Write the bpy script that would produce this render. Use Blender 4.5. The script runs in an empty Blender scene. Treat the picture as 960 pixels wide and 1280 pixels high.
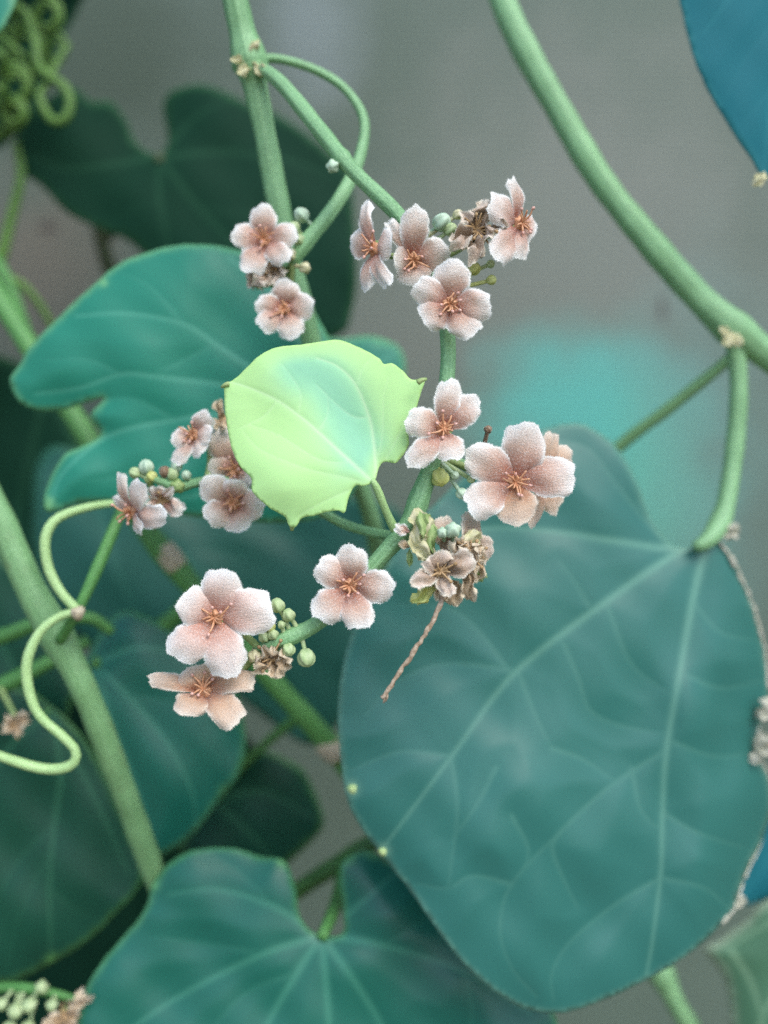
import bpy, math, random
import numpy as np
from mathutils import Vector
from mathutils.geometry import delaunay_2d_cdt

random.seed(7)
rng = np.random.default_rng(11)
SC = bpy.context.scene
COL = SC.collection
R = math.radians

# ------------------------------------------------------------------ camera
CAM = np.array([0.0, 0.0, 1.30])
TANH = math.tan(R(30.0))
cam_d = bpy.data.cameras.new('camera')
cam = bpy.data.objects.new('camera', cam_d)
COL.objects.link(cam)
cam.location = CAM
cam.rotation_euler = (R(90), 0, 0)
cam_d.sensor_fit = 'VERTICAL'
cam_d.sensor_height = 30.0
cam_d.sensor_width = 22.5
cam_d.lens = 15.0 / TANH
cam_d.clip_start = 0.005
cam_d.clip_end = 600
cam_d.dof.use_dof = True
cam_d.dof.focus_distance = 0.1315
cam_d.dof.aperture_fstop = 5.9
SC.camera = cam

# ------------------------------------------------------------------ light
SUN_EL, SUN_AZ = 50.0, 152.0          # azimuth clockwise from +Y (behind the camera, to the right)
w = bpy.data.worlds.new('World')
SC.world = w
w.use_nodes = True
nt = w.node_tree
bg = nt.nodes['Background']
sky = nt.nodes.new('ShaderNodeTexSky')
sky.sky_type = 'NISHITA'
sky.sun_disc = False
sky.sun_elevation = R(SUN_EL)
sky.sun_rotation = R(SUN_AZ)
sky.air_density = 1.0
sky.dust_density = 1.6
nt.links.new(sky.outputs[0], bg.inputs[0])
bg.inputs[1].default_value = 0.15
sl = bpy.data.lights.new('sun', 'SUN')
sl.energy = 1.1
sl.angle = R(35)
sl.color = (1.0, 0.97, 0.92)
sun = bpy.data.objects.new('sun', sl)
COL.objects.link(sun)
sd = Vector((math.sin(R(SUN_AZ)) * math.cos(R(SUN_EL)), math.cos(R(SUN_AZ)) * math.cos(R(SUN_EL)), math.sin(R(SUN_EL))))
sun.rotation_euler = sd.to_track_quat('Z', 'Y').to_euler()
sun.location = sd * 5
SC.view_settings.view_transform = 'Standard'
SC.view_settings.look = 'None'
SC.view_settings.gamma = 1.0
SC.view_settings.use_curve_mapping = False
SC.view_settings.exposure = 1.0
SC.cycles.use_denoising = False

# ------------------------------------------------------------------ helpers
K = TANH / 640.0

def P(x, y, d):
    """point seen at photo pixel x, y, at d metres in front of the lens"""
    return CAM + np.array([(x - 480.0) * K * d, d, -(y - 640.0) * K * d])

def RAY(x, y):
    return np.array([(x - 480.0) * K, 1.0, -(y - 640.0) * K])

def mm(px, d):
    return px * K * d

def nrm(v):
    v = np.asarray(v, float)
    return v / (np.linalg.norm(v) + 1e-12)

ORG = {}

def link(o, parent, origin):
    COL.objects.link(o)
    ORG[o] = np.array(origin, float)
    if parent is not None:
        o.parent = parent
        o.location = ORG[o] - ORG[parent]
    else:
        o.location = ORG[o]
    return o

def thing(name, label, cat, origin, group=None):
    o = bpy.data.objects.new(name, None)
    o.empty_display_size = 0.01
    link(o, None, origin)
    o['label'] = label
    o['category'] = cat
    if group:
        o['group'] = group
    return o

def mesh(name, V, F, mat, parent=None, origin=None, attrs=None, smooth=True):
    V = np.asarray(V, float)
    if origin is None:
        origin = V.mean(0)
    me = bpy.data.meshes.new(name)
    me.from_pydata((V - np.asarray(origin)).tolist(), [], [tuple(int(i) for i in f) for f in F])
    if attrs:
        for k, a in attrs.items():
            a = np.asarray(a, np.float32)
            if a.ndim == 1:
                at = me.attributes.new(k, 'FLOAT', 'POINT')
                at.data.foreach_set('value', a)
            else:
                at = me.attributes.new(k, 'FLOAT_VECTOR', 'POINT')
                at.data.foreach_set('vector', a.ravel())
    if smooth:
        me.shade_smooth()
    me.materials.append(mat)
    o = bpy.data.objects.new(name, me)
    return link(o, parent, origin)

def spline(pts, n=None, step=None, closed=False):
    """Catmull-Rom through pts (any dimension), resampled evenly"""
    p = np.asarray(pts, float)
    m = len(p)
    if closed:
        q = np.vstack([p[-1], p, p[0], p[1]]); segs = m
    else:
        q = np.vstack([2 * p[0] - p[1], p, 2 * p[-1] - p[-2]]); segs = m - 1
    out = []
    for i in range(segs):
        a, b, c, d = q[i], q[i + 1], q[i + 2], q[i + 3]
        t = np.linspace(0, 1, 16, endpoint=False)[:, None]
        out.append(0.5 * ((2 * b) + (-a + c) * t + (2 * a - 5 * b + 4 * c - d) * t ** 2 + (-a + 3 * b - 3 * c + d) * t ** 3))
    out = np.vstack(out + [q[-2 if not closed else 1][None] if not closed else p[:1]])
    dim = min(3, p.shape[1])
    s = np.r_[0, np.cumsum(np.linalg.norm(np.diff(out[:, :dim], axis=0), axis=1))]
    if n is None:
        n = max(4, int(s[-1] / step) + 1)
    u = np.linspace(0, s[-1], n)
    r = np.stack([np.interp(u, s, out[:, k]) for k in range(p.shape[1])], 1)
    return r[:-1] if closed else r

def tube_geo(path, rad, sides=16, ribs=0, rib=0.0, cap=True, lump=0.0, flat=1.0):
    path = np.asarray(path, float); n = len(path)
    rad = np.broadcast_to(np.asarray(rad, float), (n,))
    T = np.gradient(path, axis=0)
    T /= np.linalg.norm(T, axis=1)[:, None] + 1e-12
    up = np.array([0, -1.0, 0.05])
    V = []
    ref = nrm(np.cross(T[0], up))
    ang = np.linspace(0, 2 * math.pi, sides, endpoint=False)
    prof = 1 + rib * np.cos(ang * ribs) if ribs else np.ones(sides)
    st = []
    L = 0
    for i in range(n):
        ref = nrm(ref - T[i] * np.dot(ref, T[i]))
        b = np.cross(T[i], ref)
        rr = rad[i] * prof * (1 + lump * rng.normal(size=sides) * 0.5)
        V.append(path[i] + (np.cos(ang) * rr)[:, None] * ref + (np.sin(ang) * rr * flat)[:, None] * b)
        if i:
            L += np.linalg.norm(path[i] - path[i - 1])
        st.append(np.stack([np.full(sides, L), ang / (2 * math.pi), np.zeros(sides)], 1))
    V = np.vstack(V); st = np.vstack(st)
    F = []
    for i in range(n - 1):
        for j in range(sides):
            k = (j + 1) % sides
            F.append((i * sides + j, i * sides + k, (i + 1) * sides + k, (i + 1) * sides + j))
    if cap:
        for e, i in ((0, 0), (1, n - 1)):
            c = len(V)
            V = np.vstack([V, path[i] + T[i] * rad[i] * (0.3 if e else -0.3)])
            st = np.vstack([st, st[i * sides]])
            for j in range(sides):
                k = (j + 1) % sides
                F.append((i * sides + k, i * sides + j, c) if e == 0 else (i * sides + j, i * sides + k, c))
    return V, F, st

def join(parts):
    V, F, A = [], [], []
    o = 0
    for v, f, a in parts:
        V.append(v); A.append(a)
        F += [tuple(i + o for i in q) for q in f]
        o += len(v)
    return np.vstack(V), F, np.concatenate(A)

def px_path(pts, step=None, n=None):
    """pts of (x, y, depth, width_px) -> world path + radius"""
    p = np.asarray(pts, float)
    W = np.stack([np.r_[P(a[0], a[1], a[2]), mm(a[3], a[2]) / 2] for a in p])
    r = spline(W, n=n, step=step or 0.0012)
    return r[:, :3], r[:, 3]

def stem(name, pts, mat, parent, nodes=(), ribs=9, rib=0.035, sides=27, label=None, hair=0, origin=None):
    path, rad = px_path(pts)
    rad = rad.copy()
    for (x, y, amp, wid) in nodes:                       # swollen joints
        q = path - CAM
        X = q[:, 0] / q[:, 1] / K + 480; Y = -q[:, 2] / q[:, 1] / K + 640
        i = int(np.argmin((X - x) ** 2 + (Y - y) ** 2))
        s = np.r_[0, np.cumsum(np.linalg.norm(np.diff(path, axis=0), axis=1))]
        rad *= 1 + amp * np.exp(-((s - s[i]) / wid) ** 2)
    s = np.arange(len(path))
    rad *= 1 + 0.03 * np.sin(s * 0.31 + rng.random() * 6) + 0.02 * np.sin(s * 0.93 + rng.random() * 6)
    g = [tube_geo(path, rad, sides, ribs, rib)]
    if hair:
        g.append(hairs_on(g[0][0], g[0][1], hair, 0.00022, 0.000014))
    V, F, st = join(g)
    o = mesh(name, V, F, mat, parent, origin, {'st': st})
    if label:
        o['label'] = label
    return o

def hairs_on(V, F, count, length, width):
    """short fine hairs standing on a surface"""
    Q = np.array([f[:3] for f in F])
    a, b, c = V[Q[:, 0]], V[Q[:, 1]], V[Q[:, 2]]
    N = np.cross(b - a, c - a); ar = np.linalg.norm(N, axis=1)
    N = N / (ar[:, None] + 1e-15)
    i = rng.choice(len(Q), count, p=ar / ar.sum())
    u = rng.random((count, 1)); v = rng.random((count, 1)) * (1 - u)
    p = a[i] + (b[i] - a[i]) * u + (c[i] - a[i]) * v
    d = N[i] + rng.normal(size=(count, 3)) * 0.35
    d /= np.linalg.norm(d, axis=1)[:, None]
    sd_ = np.cross(d, rng.normal(size=(count, 3)))
    sd_ /= np.linalg.norm(sd_, axis=1)[:, None]
    l = length * (0.5 + rng.random((count, 1)))
    HV = np.stack([p - sd_ * width, p + sd_ * width, p + d * l], 1).reshape(-1, 3)
    HF = [(3 * k, 3 * k + 1, 3 * k + 2) for k in range(count)]
    return HV, HF, np.tile(np.array([[0.0, 0.0, 1.0]]), (len(HV), 1))

# ------------------------------------------------------------------ materials
def mat_new(name):
    m = bpy.data.materials.new(name)
    m.use_nodes = True
    n = m.node_tree
    n.nodes.clear()
    return m, n

class G:
    """tiny node-graph helper"""
    def __init__(s, name):
        s.m, s.t = mat_new(name)
    def n(s, kind, **kw):
        nd = s.t.nodes.new('ShaderNode' + kind)
        for k, v in kw.items():
            if k.startswith('i_'):
                key = k[2:]
                nd.inputs[int(key) if key.isdigit() else key.replace('_', ' ')].default_value = v
            else:
                setattr(nd, k, v)
        return nd
    def l(s, a, b):
        s.t.links.new(a, b)
    def attr(s, name, out='Fac'):
        return s.n('Attribute', attribute_name=name).outputs[out]
    def math(s, op, a, b=0.5, clamp=False):
        nd = s.n('Math', operation=op, use_clamp=clamp)
        for i, v in enumerate((a, b)):
            if hasattr(v, 'is_linked'):
                s.l(v, nd.inputs[i])
            else:
                nd.inputs[i].default_value = v
        return nd.outputs[0]
    def mix(s, f, a, b, blend='MIX'):
        nd = s.n('Mix', data_type='RGBA', blend_type=blend)
        for sock, v in ((nd.inputs[0], f), (nd.inputs[6], a), (nd.inputs[7], b)):
            if hasattr(v, 'is_linked'):
                s.l(v, sock)
            elif isinstance(v, (int, float)):
                sock.default_value = v
            else:
                sock.default_value = (*v, 1)
        return nd.outputs[2]
    def ramp(s, f, stops, interp='LINEAR'):
        nd = s.n('ValToRGB')
        nd.color_ramp.interpolation = interp
        el = nd.color_ramp.elements
        while len(el) < len(stops):
            el.new(0.5)
        for e, (p, c) in zip(el, stops):
            e.position = p
            e.color = (c, c, c, 1) if isinstance(c, (int, float)) else (*c, 1)
        s.l(f, nd.inputs[0])
        return nd.outputs[0]
    def noise(s, vec, scale, detail=3, rough=0.55):
        nd = s.n('TexNoise', i_Scale=scale, i_Detail=detail, i_Roughness=rough)
        if vec is not None:
            s.l(vec, nd.inputs['Vector'])
        return nd.outputs[0]
    def bump(s, h, strength, dist):
        nd = s.n('Bump', i_Strength=strength, i_Distance=dist)
        s.l(h, nd.inputs['Height'])
        return nd.outputs[0]
    def finish(s, base, rough=0.5, spec=0.5, normal=None, trans=0.0, tcol=None, sheen=0.0, rough_sock=None, sss=0.0):
        p = s.n('BsdfPrincipled')
        if hasattr(base, 'is_linked'):
            s.l(base, p.inputs['Base Color'])
        else:
            p.inputs['Base Color'].default_value = (*base, 1)
        p.inputs['Roughness'].default_value = rough
        if rough_sock is not None:
            s.l(rough_sock, p.inputs['Roughness'])
        p.inputs['Specular IOR Level'].default_value = spec
        if sheen:
            p.inputs['Sheen Weight'].default_value = sheen
            p.inputs['Sheen Roughness'].default_value = 0.4
        if normal is not None:
            s.l(normal, p.inputs['Normal'])
        out = s.n('OutputMaterial')
        sh = p.outputs[0]
        if trans:
            t = s.n('BsdfTranslucent')
            if tcol is None:
                tcol = base
            if hasattr(tcol, 'is_linked'):
                s.l(tcol, t.inputs[0])
            else:
                t.inputs[0].default_value = (*tcol, 1)
            mx = s.n('MixShader', i_0=trans)
            s.l(sh, mx.inputs[1]); s.l(t.outputs[0], mx.inputs[2])
            sh = mx.outputs[0]
        s.l(sh, out.inputs[0])
        return s.m

def leaf_material(name, ca, cb, vein, rim, trans=0.15, rough=0.42, spec=0.5, net=0.10, spots=0.0, nscale=7.0):
    g = G(name)
    uv = g.attr('uv', 'Vector')
    big = g.noise(uv, nscale, 4, 0.6)
    base = g.mix(g.ramp(big, [(0.32, 0.0), (0.68, 1.0)]), ca, cb)
    fine = g.noise(uv, 90.0, 3, 0.7)
    base = g.mix(g.math('MULTIPLY', fine, 0.30), base, tuple(c * 0.55 for c in ca))
    vo = g.n('TexVoronoi', feature='DISTANCE_TO_EDGE', i_Scale=42.0)
    wob = g.n('VectorMath', operation='ADD')
    nz = g.n('TexNoise', i_Scale=30.0)
    g.l(uv, nz.inputs['Vector'])
    sc_ = g.n('VectorMath', operation='SCALE', i_Scale=0.02)
    g.l(nz.outputs[1], sc_.inputs[0])
    g.l(uv, wob.inputs[0]); g.l(sc_.outputs[0], wob.inputs[1])
    g.l(wob.outputs[0], vo.inputs['Vector'])
    netf = g.ramp(vo.outputs['Distance'], [(0.0, 1.0), (0.09, 0.0)])
    base = g.mix(g.math('MULTIPLY', netf, net), base, vein)
    base = g.mix(g.math('MULTIPLY', g.attr('vein'), 0.78), base, vein)
    base = g.mix(g.attr('rim'), base, rim)
    if spots:
        sp = g.noise(uv, 55.0, 2, 0.5)
        base = g.mix(g.math('MULTIPLY', g.ramp(sp, [(0.70, 0.0), (0.76, 1.0)]), spots), base, tuple(c * 1.7 for c in ca))
    h = g.math('ADD', g.math('MULTIPLY', netf, -0.35), fine)
    nb = g.bump(h, 0.35, 0.0003)
    rs = g.math('ADD', g.math('MULTIPLY', big, 0.22), rough - 0.11)
    return g.finish(base, rough, spec, nb, trans, g.mix(0.5, base, (ca[0] * 1.8 + .02, ca[1] * 1.7, ca[2] * 0.7)), rough_sock=rs)

def stem_material(name, ca, cb, rough=0.45, spec=0.4, brown=0.0):
    g = G(name)
    st = g.attr('st', 'Vector')
    mp = g.n('Mapping')
    mp.inputs['Scale'].default_value = (60.0, 26.0, 1.0)
    g.l(st, mp.inputs['Vector'])
    streak = g.noise(mp.outputs[0], 1.0, 4, 0.65)
    tc = g.n('TexCoord')
    patch = g.noise(tc.outputs['Object'], 130.0, 3, 0.6)
    base = g.mix(g.ramp(streak, [(0.30, 0.0), (0.70, 1.0)]), ca, cb)
    base = g.mix(g.ramp(patch, [(0.40, 0.0), (0.75, 0.55)]), base, tuple(c * 0.62 for c in ca))
    if brown:
        b2 = g.noise(tc.outputs['Object'], 260.0, 3, 0.6)
        base = g.mix(g.math('MULTIPLY', g.ramp(b2, [(0.58, 0.0), (0.70, 1.0)]), brown), base, (0.22, 0.15, 0.09))
    gr_ = g.noise(tc.outputs['Object'], 2600.0, 3, 0.65)
    base = g.mix(g.math('MULTIPLY', g.ramp(gr_, [(0.48, 0.0), (0.68, 1.0)]), 0.32), base, tuple(min(1, c * 1.5 + 0.08) for c in cb))
    nb = g.bump(g.math('ADD', streak, g.math('MULTIPLY', gr_, 0.8)), 0.5, 0.0003)
    return g.finish(base, rough, spec, nb, 0.08)

def petal_material(name, inner, mid, outer, rim, trans=0.22):
    g = G(name)
    st = g.attr('st', 'Vector')
    sep = g.n('SeparateXYZ'); g.l(st, sep.inputs[0])
    mp = g.n('Mapping'); mp.inputs['Scale'].default_value = (2.5, 9.0, 1.0)
    g.l(st, mp.inputs['Vector'])
    tc = g.n('TexCoord')
    oi = g.n('ObjectInfo')
    streak = g.noise(mp.outputs[0], 1.6, 4, 0.7)
    blotch = g.noise(tc.outputs['Object'], 700.0, 3, 0.6)
    s2 = g.math('ADD', sep.outputs[0], g.math('MULTIPLY', g.math('SUBTRACT', streak, 0.5), 0.22))
    s2 = g.math('ADD', s2, g.math('MULTIPLY', g.math('SUBTRACT', oi.outputs['Random'], 0.5), 0.14))
    base = g.ramp(s2, [(0.10, inner), (0.34, tuple(0.55 * a + 0.45 * b for a, b in zip(inner, mid))), (0.55, mid), (0.80, outer)])
    base = g.mix(g.math('MULTIPLY', g.ramp(blotch, [(0.45, 0.0), (0.72, 1.0)]), 0.40), base, mid)
    base = g.mix(g.math('MULTIPLY', g.ramp(streak, [(0.52, 0.0), (0.70, 1.0)]), 0.22), base, inner)
    base = g.mix(sep.outputs[2], base, rim)
    vel = g.noise(tc.outputs['Object'], 4200.0, 2, 0.6)
    base = g.mix(g.math('MULTIPLY', g.ramp(vel, [(0.50, 0.0), (0.66, 1.0)]), 0.30), base, rim)
    nb = g.bump(g.math('ADD', streak, g.math('ADD', g.math('MULTIPLY', blotch, 0.7), vel)), 0.6, 0.00025)
    return g.finish(base, 0.8, 0.12, nb, trans, None, sheen=0.4)

def plain(name, ca, cb, scale, rough=0.6, spec=0.3, trans=0.0, bump=0.3, dist=0.0002):
    g = G(name)
    tc = g.n('TexCoord')
    nz = g.noise(tc.outputs['Object'], scale, 4, 0.6)
    base = g.mix(g.ramp(nz, [(0.35, 0.0), (0.68, 1.0)]), ca, cb)
    return g.finish(base, rough, spec, g.bump(nz, bump, dist), trans)

M = {}
M['leaf_big'] = leaf_material('leaf_blue_green', (0.014, 0.100, 0.040), (0.046, 0.225, 0.240), (0.13, 0.32, 0.24), (0.14, 0.30, 0.22), 0.10, 0.40, 0.34, nscale=4.2)  # bluish second tone paints sky sheen into the blade colour
M['leaf_teal'] = leaf_material('leaf_teal_green', (0.016, 0.215, 0.130), (0.028, 0.250, 0.185), (0.11, 0.40, 0.29), (0.18, 0.44, 0.20), 0.16, 0.42, 0.26)
M['leaf_deep'] = leaf_material('leaf_deep_teal', (0.008, 0.130, 0.078), (0.013, 0.155, 0.125), (0.06, 0.27, 0.18), (0.12, 0.36, 0.14), 0.15, 0.42, 0.45)
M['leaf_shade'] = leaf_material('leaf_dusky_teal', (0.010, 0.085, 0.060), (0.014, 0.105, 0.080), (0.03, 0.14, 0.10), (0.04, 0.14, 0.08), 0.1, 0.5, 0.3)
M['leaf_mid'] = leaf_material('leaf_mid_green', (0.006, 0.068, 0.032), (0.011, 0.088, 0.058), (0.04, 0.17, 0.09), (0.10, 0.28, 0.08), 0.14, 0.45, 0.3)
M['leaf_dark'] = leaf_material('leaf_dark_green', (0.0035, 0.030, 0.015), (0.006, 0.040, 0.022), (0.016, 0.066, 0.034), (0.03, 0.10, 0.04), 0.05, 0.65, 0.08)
M['leaf_blue'] = leaf_material('leaf_painted_sky_blue', (0.010, 0.125, 0.145), (0.016, 0.155, 0.195), (0.025, 0.18, 0.20), (0.04, 0.20, 0.20), 0.10, 0.55, 0.06)  # blue of the reflected sky is put into the base colour
M['leaf_pale'] = leaf_material('leaf_pale_green', (0.060, 0.175, 0.095), (0.085, 0.22, 0.13), (0.24, 0.42, 0.26), (0.45, 0.55, 0.40), 0.2, 0.5, 0.4)
M['stem'] = stem_material('stem_green', (0.155, 0.36, 0.15), (0.28, 0.51, 0.26))
M['stem_dull'] = stem_material('stem_grey_green', (0.14, 0.32, 0.12), (0.24, 0.45, 0.21), brown=0.15)
M['stem_fresh'] = stem_material('stem_fresh_green', (0.065, 0.24, 0.05), (0.12, 0.32, 0.09))
M['stem_dark'] = stem_material('stem_dark_green', (0.045, 0.15, 0.03), (0.075, 0.21, 0.05))
M['stem_olive'] = stem_material('stem_olive', (0.045, 0.075, 0.025), (0.07, 0.10, 0.04))
M['tendril'] = stem_material('tendril_pale_green', (0.34, 0.58, 0.20), (0.46, 0.68, 0.32), 0.38, 0.5)
M['tendril_deep'] = stem_material('tendril_yellow_green', (0.075, 0.18, 0.028), (0.12, 0.25, 0.045))
M['node'] = plain('node_scar', (0.36, 0.30, 0.20), (0.55, 0.50, 0.38), 900.0, 0.8, 0.2)
M['petal'] = petal_material('petal_pink', (0.42, 0.155, 0.098), (0.66, 0.455, 0.36), (0.80, 0.725, 0.66), (0.93, 0.95, 0.92))
M['petal_rose'] = petal_material('petal_rose', (0.53, 0.23, 0.155), (0.75, 0.56, 0.48), (0.82, 0.745, 0.69), (0.93, 0.95, 0.92))
M['petal_tan'] = petal_material('petal_tan', (0.45, 0.17, 0.08), (0.60, 0.40, 0.27), (0.68, 0.52, 0.40), (0.78, 0.72, 0.62))
M['petal_dry'] = petal_material('petal_withered', (0.18, 0.11, 0.06), (0.42, 0.30, 0.21), (0.64, 0.52, 0.43), (0.84, 0.79, 0.67), 0.15)
M['petal_husk'] = petal_material('petal_husk', (0.24, 0.15, 0.07), (0.48, 0.34, 0.20), (0.63, 0.50, 0.34), (0.74, 0.66, 0.50), 0.15)
M['stamen'] = plain('stamen_orange', (0.58, 0.27, 0.14), (0.76, 0.46, 0.27), 1500.0, 0.45, 0.4, 0.15)
M['anther'] = plain('anther_pink', (0.50, 0.25, 0.19), (0.70, 0.46, 0.39), 2500.0, 0.3, 0.6)
M['anther_dry'] = plain('anther_dry', (0.30, 0.19, 0.09), (0.50, 0.36, 0.20), 2500.0, 0.7, 0.2)
M['calyx'] = plain('calyx_green', (0.24, 0.38, 0.13), (0.40, 0.50, 0.22), 800.0, 0.55, 0.3, 0.15)
M['bud'] = plain('bud_pale_green', (0.34, 0.48, 0.22), (0.52, 0.62, 0.36), 900.0, 0.6, 0.3, 0.1)
M['bud_cool'] = plain('bud_grey_green', (0.38, 0.54, 0.38), (0.56, 0.70, 0.54), 900.0, 0.55, 0.3, 0.1)
M['bud_yellow'] = plain('bud_yellow_green', (0.46, 0.50, 0.14), (0.58, 0.62, 0.26), 900.0, 0.55, 0.3, 0.1)
M['husk'] = plain('husk_cream', (0.52, 0.52, 0.28), (0.70, 0.66, 0.46), 900.0, 0.75, 0.2, 0.15)
M['gland'] = plain('gland_pale_yellow', (0.42, 0.62, 0.22), (0.62, 0.74, 0.36), 600.0, 0.5, 0.4, 0.2)
M['twig'] = plain('twig_dry', (0.24, 0.17, 0.11), (0.50, 0.41, 0.31), 1400.0, 0.85, 0.1, 0.0, 0.8, 0.0002)
M['scorch'] = plain('leaf_scorch', (0.36, 0.38, 0.29), (0.64, 0.62, 0.52), 500.0, 0.85, 0.1, 0.15, 0.6, 0.0003)

def young_leaf_material():
    g = G('leaf_lime')
    uv = g.attr('uv', 'Vector')
    big = g.noise(uv, 16.0, 4, 0.65)
    e = g.math('ADD', g.attr('edge'), g.math('MULTIPLY', g.math('SUBTRACT', big, 0.5), 0.5))
    base = g.ramp(e, [(0.0, (0.48, 0.78, 0.33)), (0.30, (0.46, 0.78, 0.39)), (0.72, (0.37, 0.74, 0.46)), (1.0, (0.32, 0.69, 0.47))])  # cooler middle: the leaf's own green plus some painted-in sky reflection
    fine = g.noise(uv, 120.0, 4, 0.7)
    base = g.mix(g.math('MULTIPLY', g.ramp(fine, [(0.45, 0.0), (0.75, 1.0)]), 0.25), base, (0.34, 0.64, 0.28))
    base = g.mix(g.math('MULTIPLY', g.attr('vein'), 0.70), base, (0.70, 0.90, 0.60))
    base = g.mix(g.math('MULTIPLY', g.attr('rim'), 0.6), base, (0.52, 0.78, 0.24))
    vo = g.n('TexVoronoi', feature='DISTANCE_TO_EDGE', i_Scale=85.0)
    g.l(uv, vo.inputs['Vector'])
    netf = g.ramp(vo.outputs['Distance'], [(0.0, 1.0), (0.10, 0.0)])
    base = g.mix(g.math('MULTIPLY', netf, 0.10), base, (0.62, 0.84, 0.50))
    nb = g.bump(g.math('ADD', fine, g.math('MULTIPLY', netf, -0.4)), 0.4, 0.00022)
    return g.finish(base, 0.6, 0.3, nb, 0.25, g.mix(0.5, base, (0.55, 0.75, 0.10)), sheen=0.2)
M['leaf_lime'] = young_leaf_material()

# ------------------------------------------------------------------ ground and wall
def ground_material():
    g = G('ground_soil')
    tc = g.n('TexCoord')
    a = g.noise(tc.outputs['Object'], 2.0, 6, 0.6)
    b = g.noise(tc.outputs['Object'], 60.0, 4, 0.6)
    base = g.mix(a, (0.16, 0.13, 0.09), (0.26, 0.22, 0.16))
    base = g.mix(g.math('MULTIPLY', b, 0.5), base, (0.10, 0.08, 0.055))
    return g.finish(base, 0.95, 0.1, g.bump(b, 0.6, 0.01))
gv = [(-300, -300, 0), (300, -300, 0), (300, 300, 0), (-300, 300, 0)]
gr = mesh('ground', gv, [(0, 1, 2, 3)], ground_material(), smooth=False, origin=(0, 0, 0))
gr['kind'] = 'structure'

WALL_Y = 0.40
def wall_material():
    g = G('wall_panel_grey')
    tc = g.n('TexCoord')
    ob = tc.outputs['Object']
    base = g.mix(g.noise(ob, 9.0, 4, 0.6), (0.072, 0.112, 0.083), (0.106, 0.148, 0.116))
    # tone patches: painted-in shade and light, then teal, pale and brown areas, dark marks
    def blob(x, y, r, col, f, base):
        c = P(x, y, WALL_Y)
        mp = g.n('Mapping', vector_type='TEXTURE')
        mp.inputs['Location'].default_value = (c[0], 0, c[2] - 1.3)
        mp.inputs['Scale'].default_value = (r[0], 1.0, r[1])
        g.l(ob, mp.inputs['Vector'])
        ln = g.n('VectorMath', operation='LENGTH'); g.l(mp.outputs[0], ln.inputs[0])
        dd = g.math('ADD', ln.outputs['Value'], g.math('MULTIPLY', g.math('SUBTRACT', g.noise(ob, 22.0, 4, 0.6), 0.5), 1.0))
        return g.mix(g.math('MULTIPLY', g.ramp(dd, [(0.15, 1.0), (1.25, 0.0)], 'EASE'), f), base, col)
    base = blob(110, 60, (0.085, 0.075), (0.050, 0.080, 0.050), 0.9, base)  # shade of the upper left corner, painted into the wall colour
    base = blob(740, 300, (0.14, 0.13), (0.168, 0.190, 0.162), 0.85, base)  # light from the right painted into the wall as paler grey
    base = blob(520, 420, (0.10, 0.09), (0.148, 0.166, 0.138), 0.7, base)  # same painted-in light, reaching the middle of the wall
    base = blob(740, 520, (0.080, 0.055), (0.07, 0.41, 0.35), 0.85, base)
    base = blob(830, 610, (0.045, 0.060), (0.08, 0.42, 0.31), 0.80, base)
    base = blob(880, 560, (0.05, 0.12), (0.12, 0.24, 0.21), 0.6, base)
    base = blob(390, 40, (0.035, 0.05), (0.195, 0.245, 0.240), 0.8, base)
    base = blob(50, 330, (0.06, 0.06), (0.17, 0.15, 0.115), 0.8, base)
    base = blob(828, 388, (0.0026, 0.0095), (0.06, 0.05, 0.045), 0.95, base)
    base = blob(60, 284, (0.006, 0.0045), (0.06, 0.045, 0.035), 0.95, base)
    wv = g.n('TexWave', wave_type='BANDS', bands_direction='Z', i_Scale=120.0, i_Distortion=0.4)
    g.l(ob, wv.inputs['Vector'])
    base = g.mix(g.math('MULTIPLY', wv.outputs['Fac'], 0.14), base, (0.075, 0.09, 0.08))
    return g.finish(base, 0.6, 0.35, g.bump(wv.outputs['Fac'], 0.3, 0.0008))

wall = thing('panel_wall', 'smooth grey ribbed panel wall with a soft teal patch behind the vines', 'wall', (0, WALL_Y, 0))
wx, wz, wt = 4.0, 2.7, 0.05
def box_geo(x0, x1, y0, y1, z0, z1):
    V = np.array([(x, y, z) for x in (x0, x1) for y in (y0, y1) for z in (z0, z1)], float)
    F = [(0, 1, 3, 2), (4, 6, 7, 5), (0, 4, 5, 1), (2, 3, 7, 6), (0, 2, 6, 4), (1, 5, 7, 3)]
    return V, F
V, F = box_geo(-wx, wx, WALL_Y, WALL_Y + wt, 0, wz)
mesh('panel', V, F, wall_material(), wall, origin=(0, WALL_Y, 1.3), smooth=False)
V, F = box_geo(-wx, wx, WALL_Y - 0.02, WALL_Y + wt + 0.02, wz + 0.0005, wz + 0.06)
mesh('capping', V, F, M['scorch'], wall, smooth=False)

# ------------------------------------------------------------------ leaves
def seg_dist(pts, poly):
    """distance of each pt to a polyline, and position 0..1 along it"""
    a, b = poly[:-1], poly[1:]
    ab = b - a
    L2 = (ab ** 2).sum(1) + 1e-9
    best = np.full(len(pts), 1e9); pos = np.zeros(len(pts))
    cum = np.r_[0, np.cumsum(np.sqrt(L2))]
    for i in range(len(a)):
        t = np.clip(((pts - a[i]) @ ab[i]) / L2[i], 0, 1)
        d = np.linalg.norm(pts - (a[i] + t[:, None] * ab[i]), axis=1)
        k = d < best
        best[k] = d[k]
        pos[k] = (cum[i] + t[k] * math.sqrt(L2[i])) / cum[-1]
    return best, pos

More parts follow.
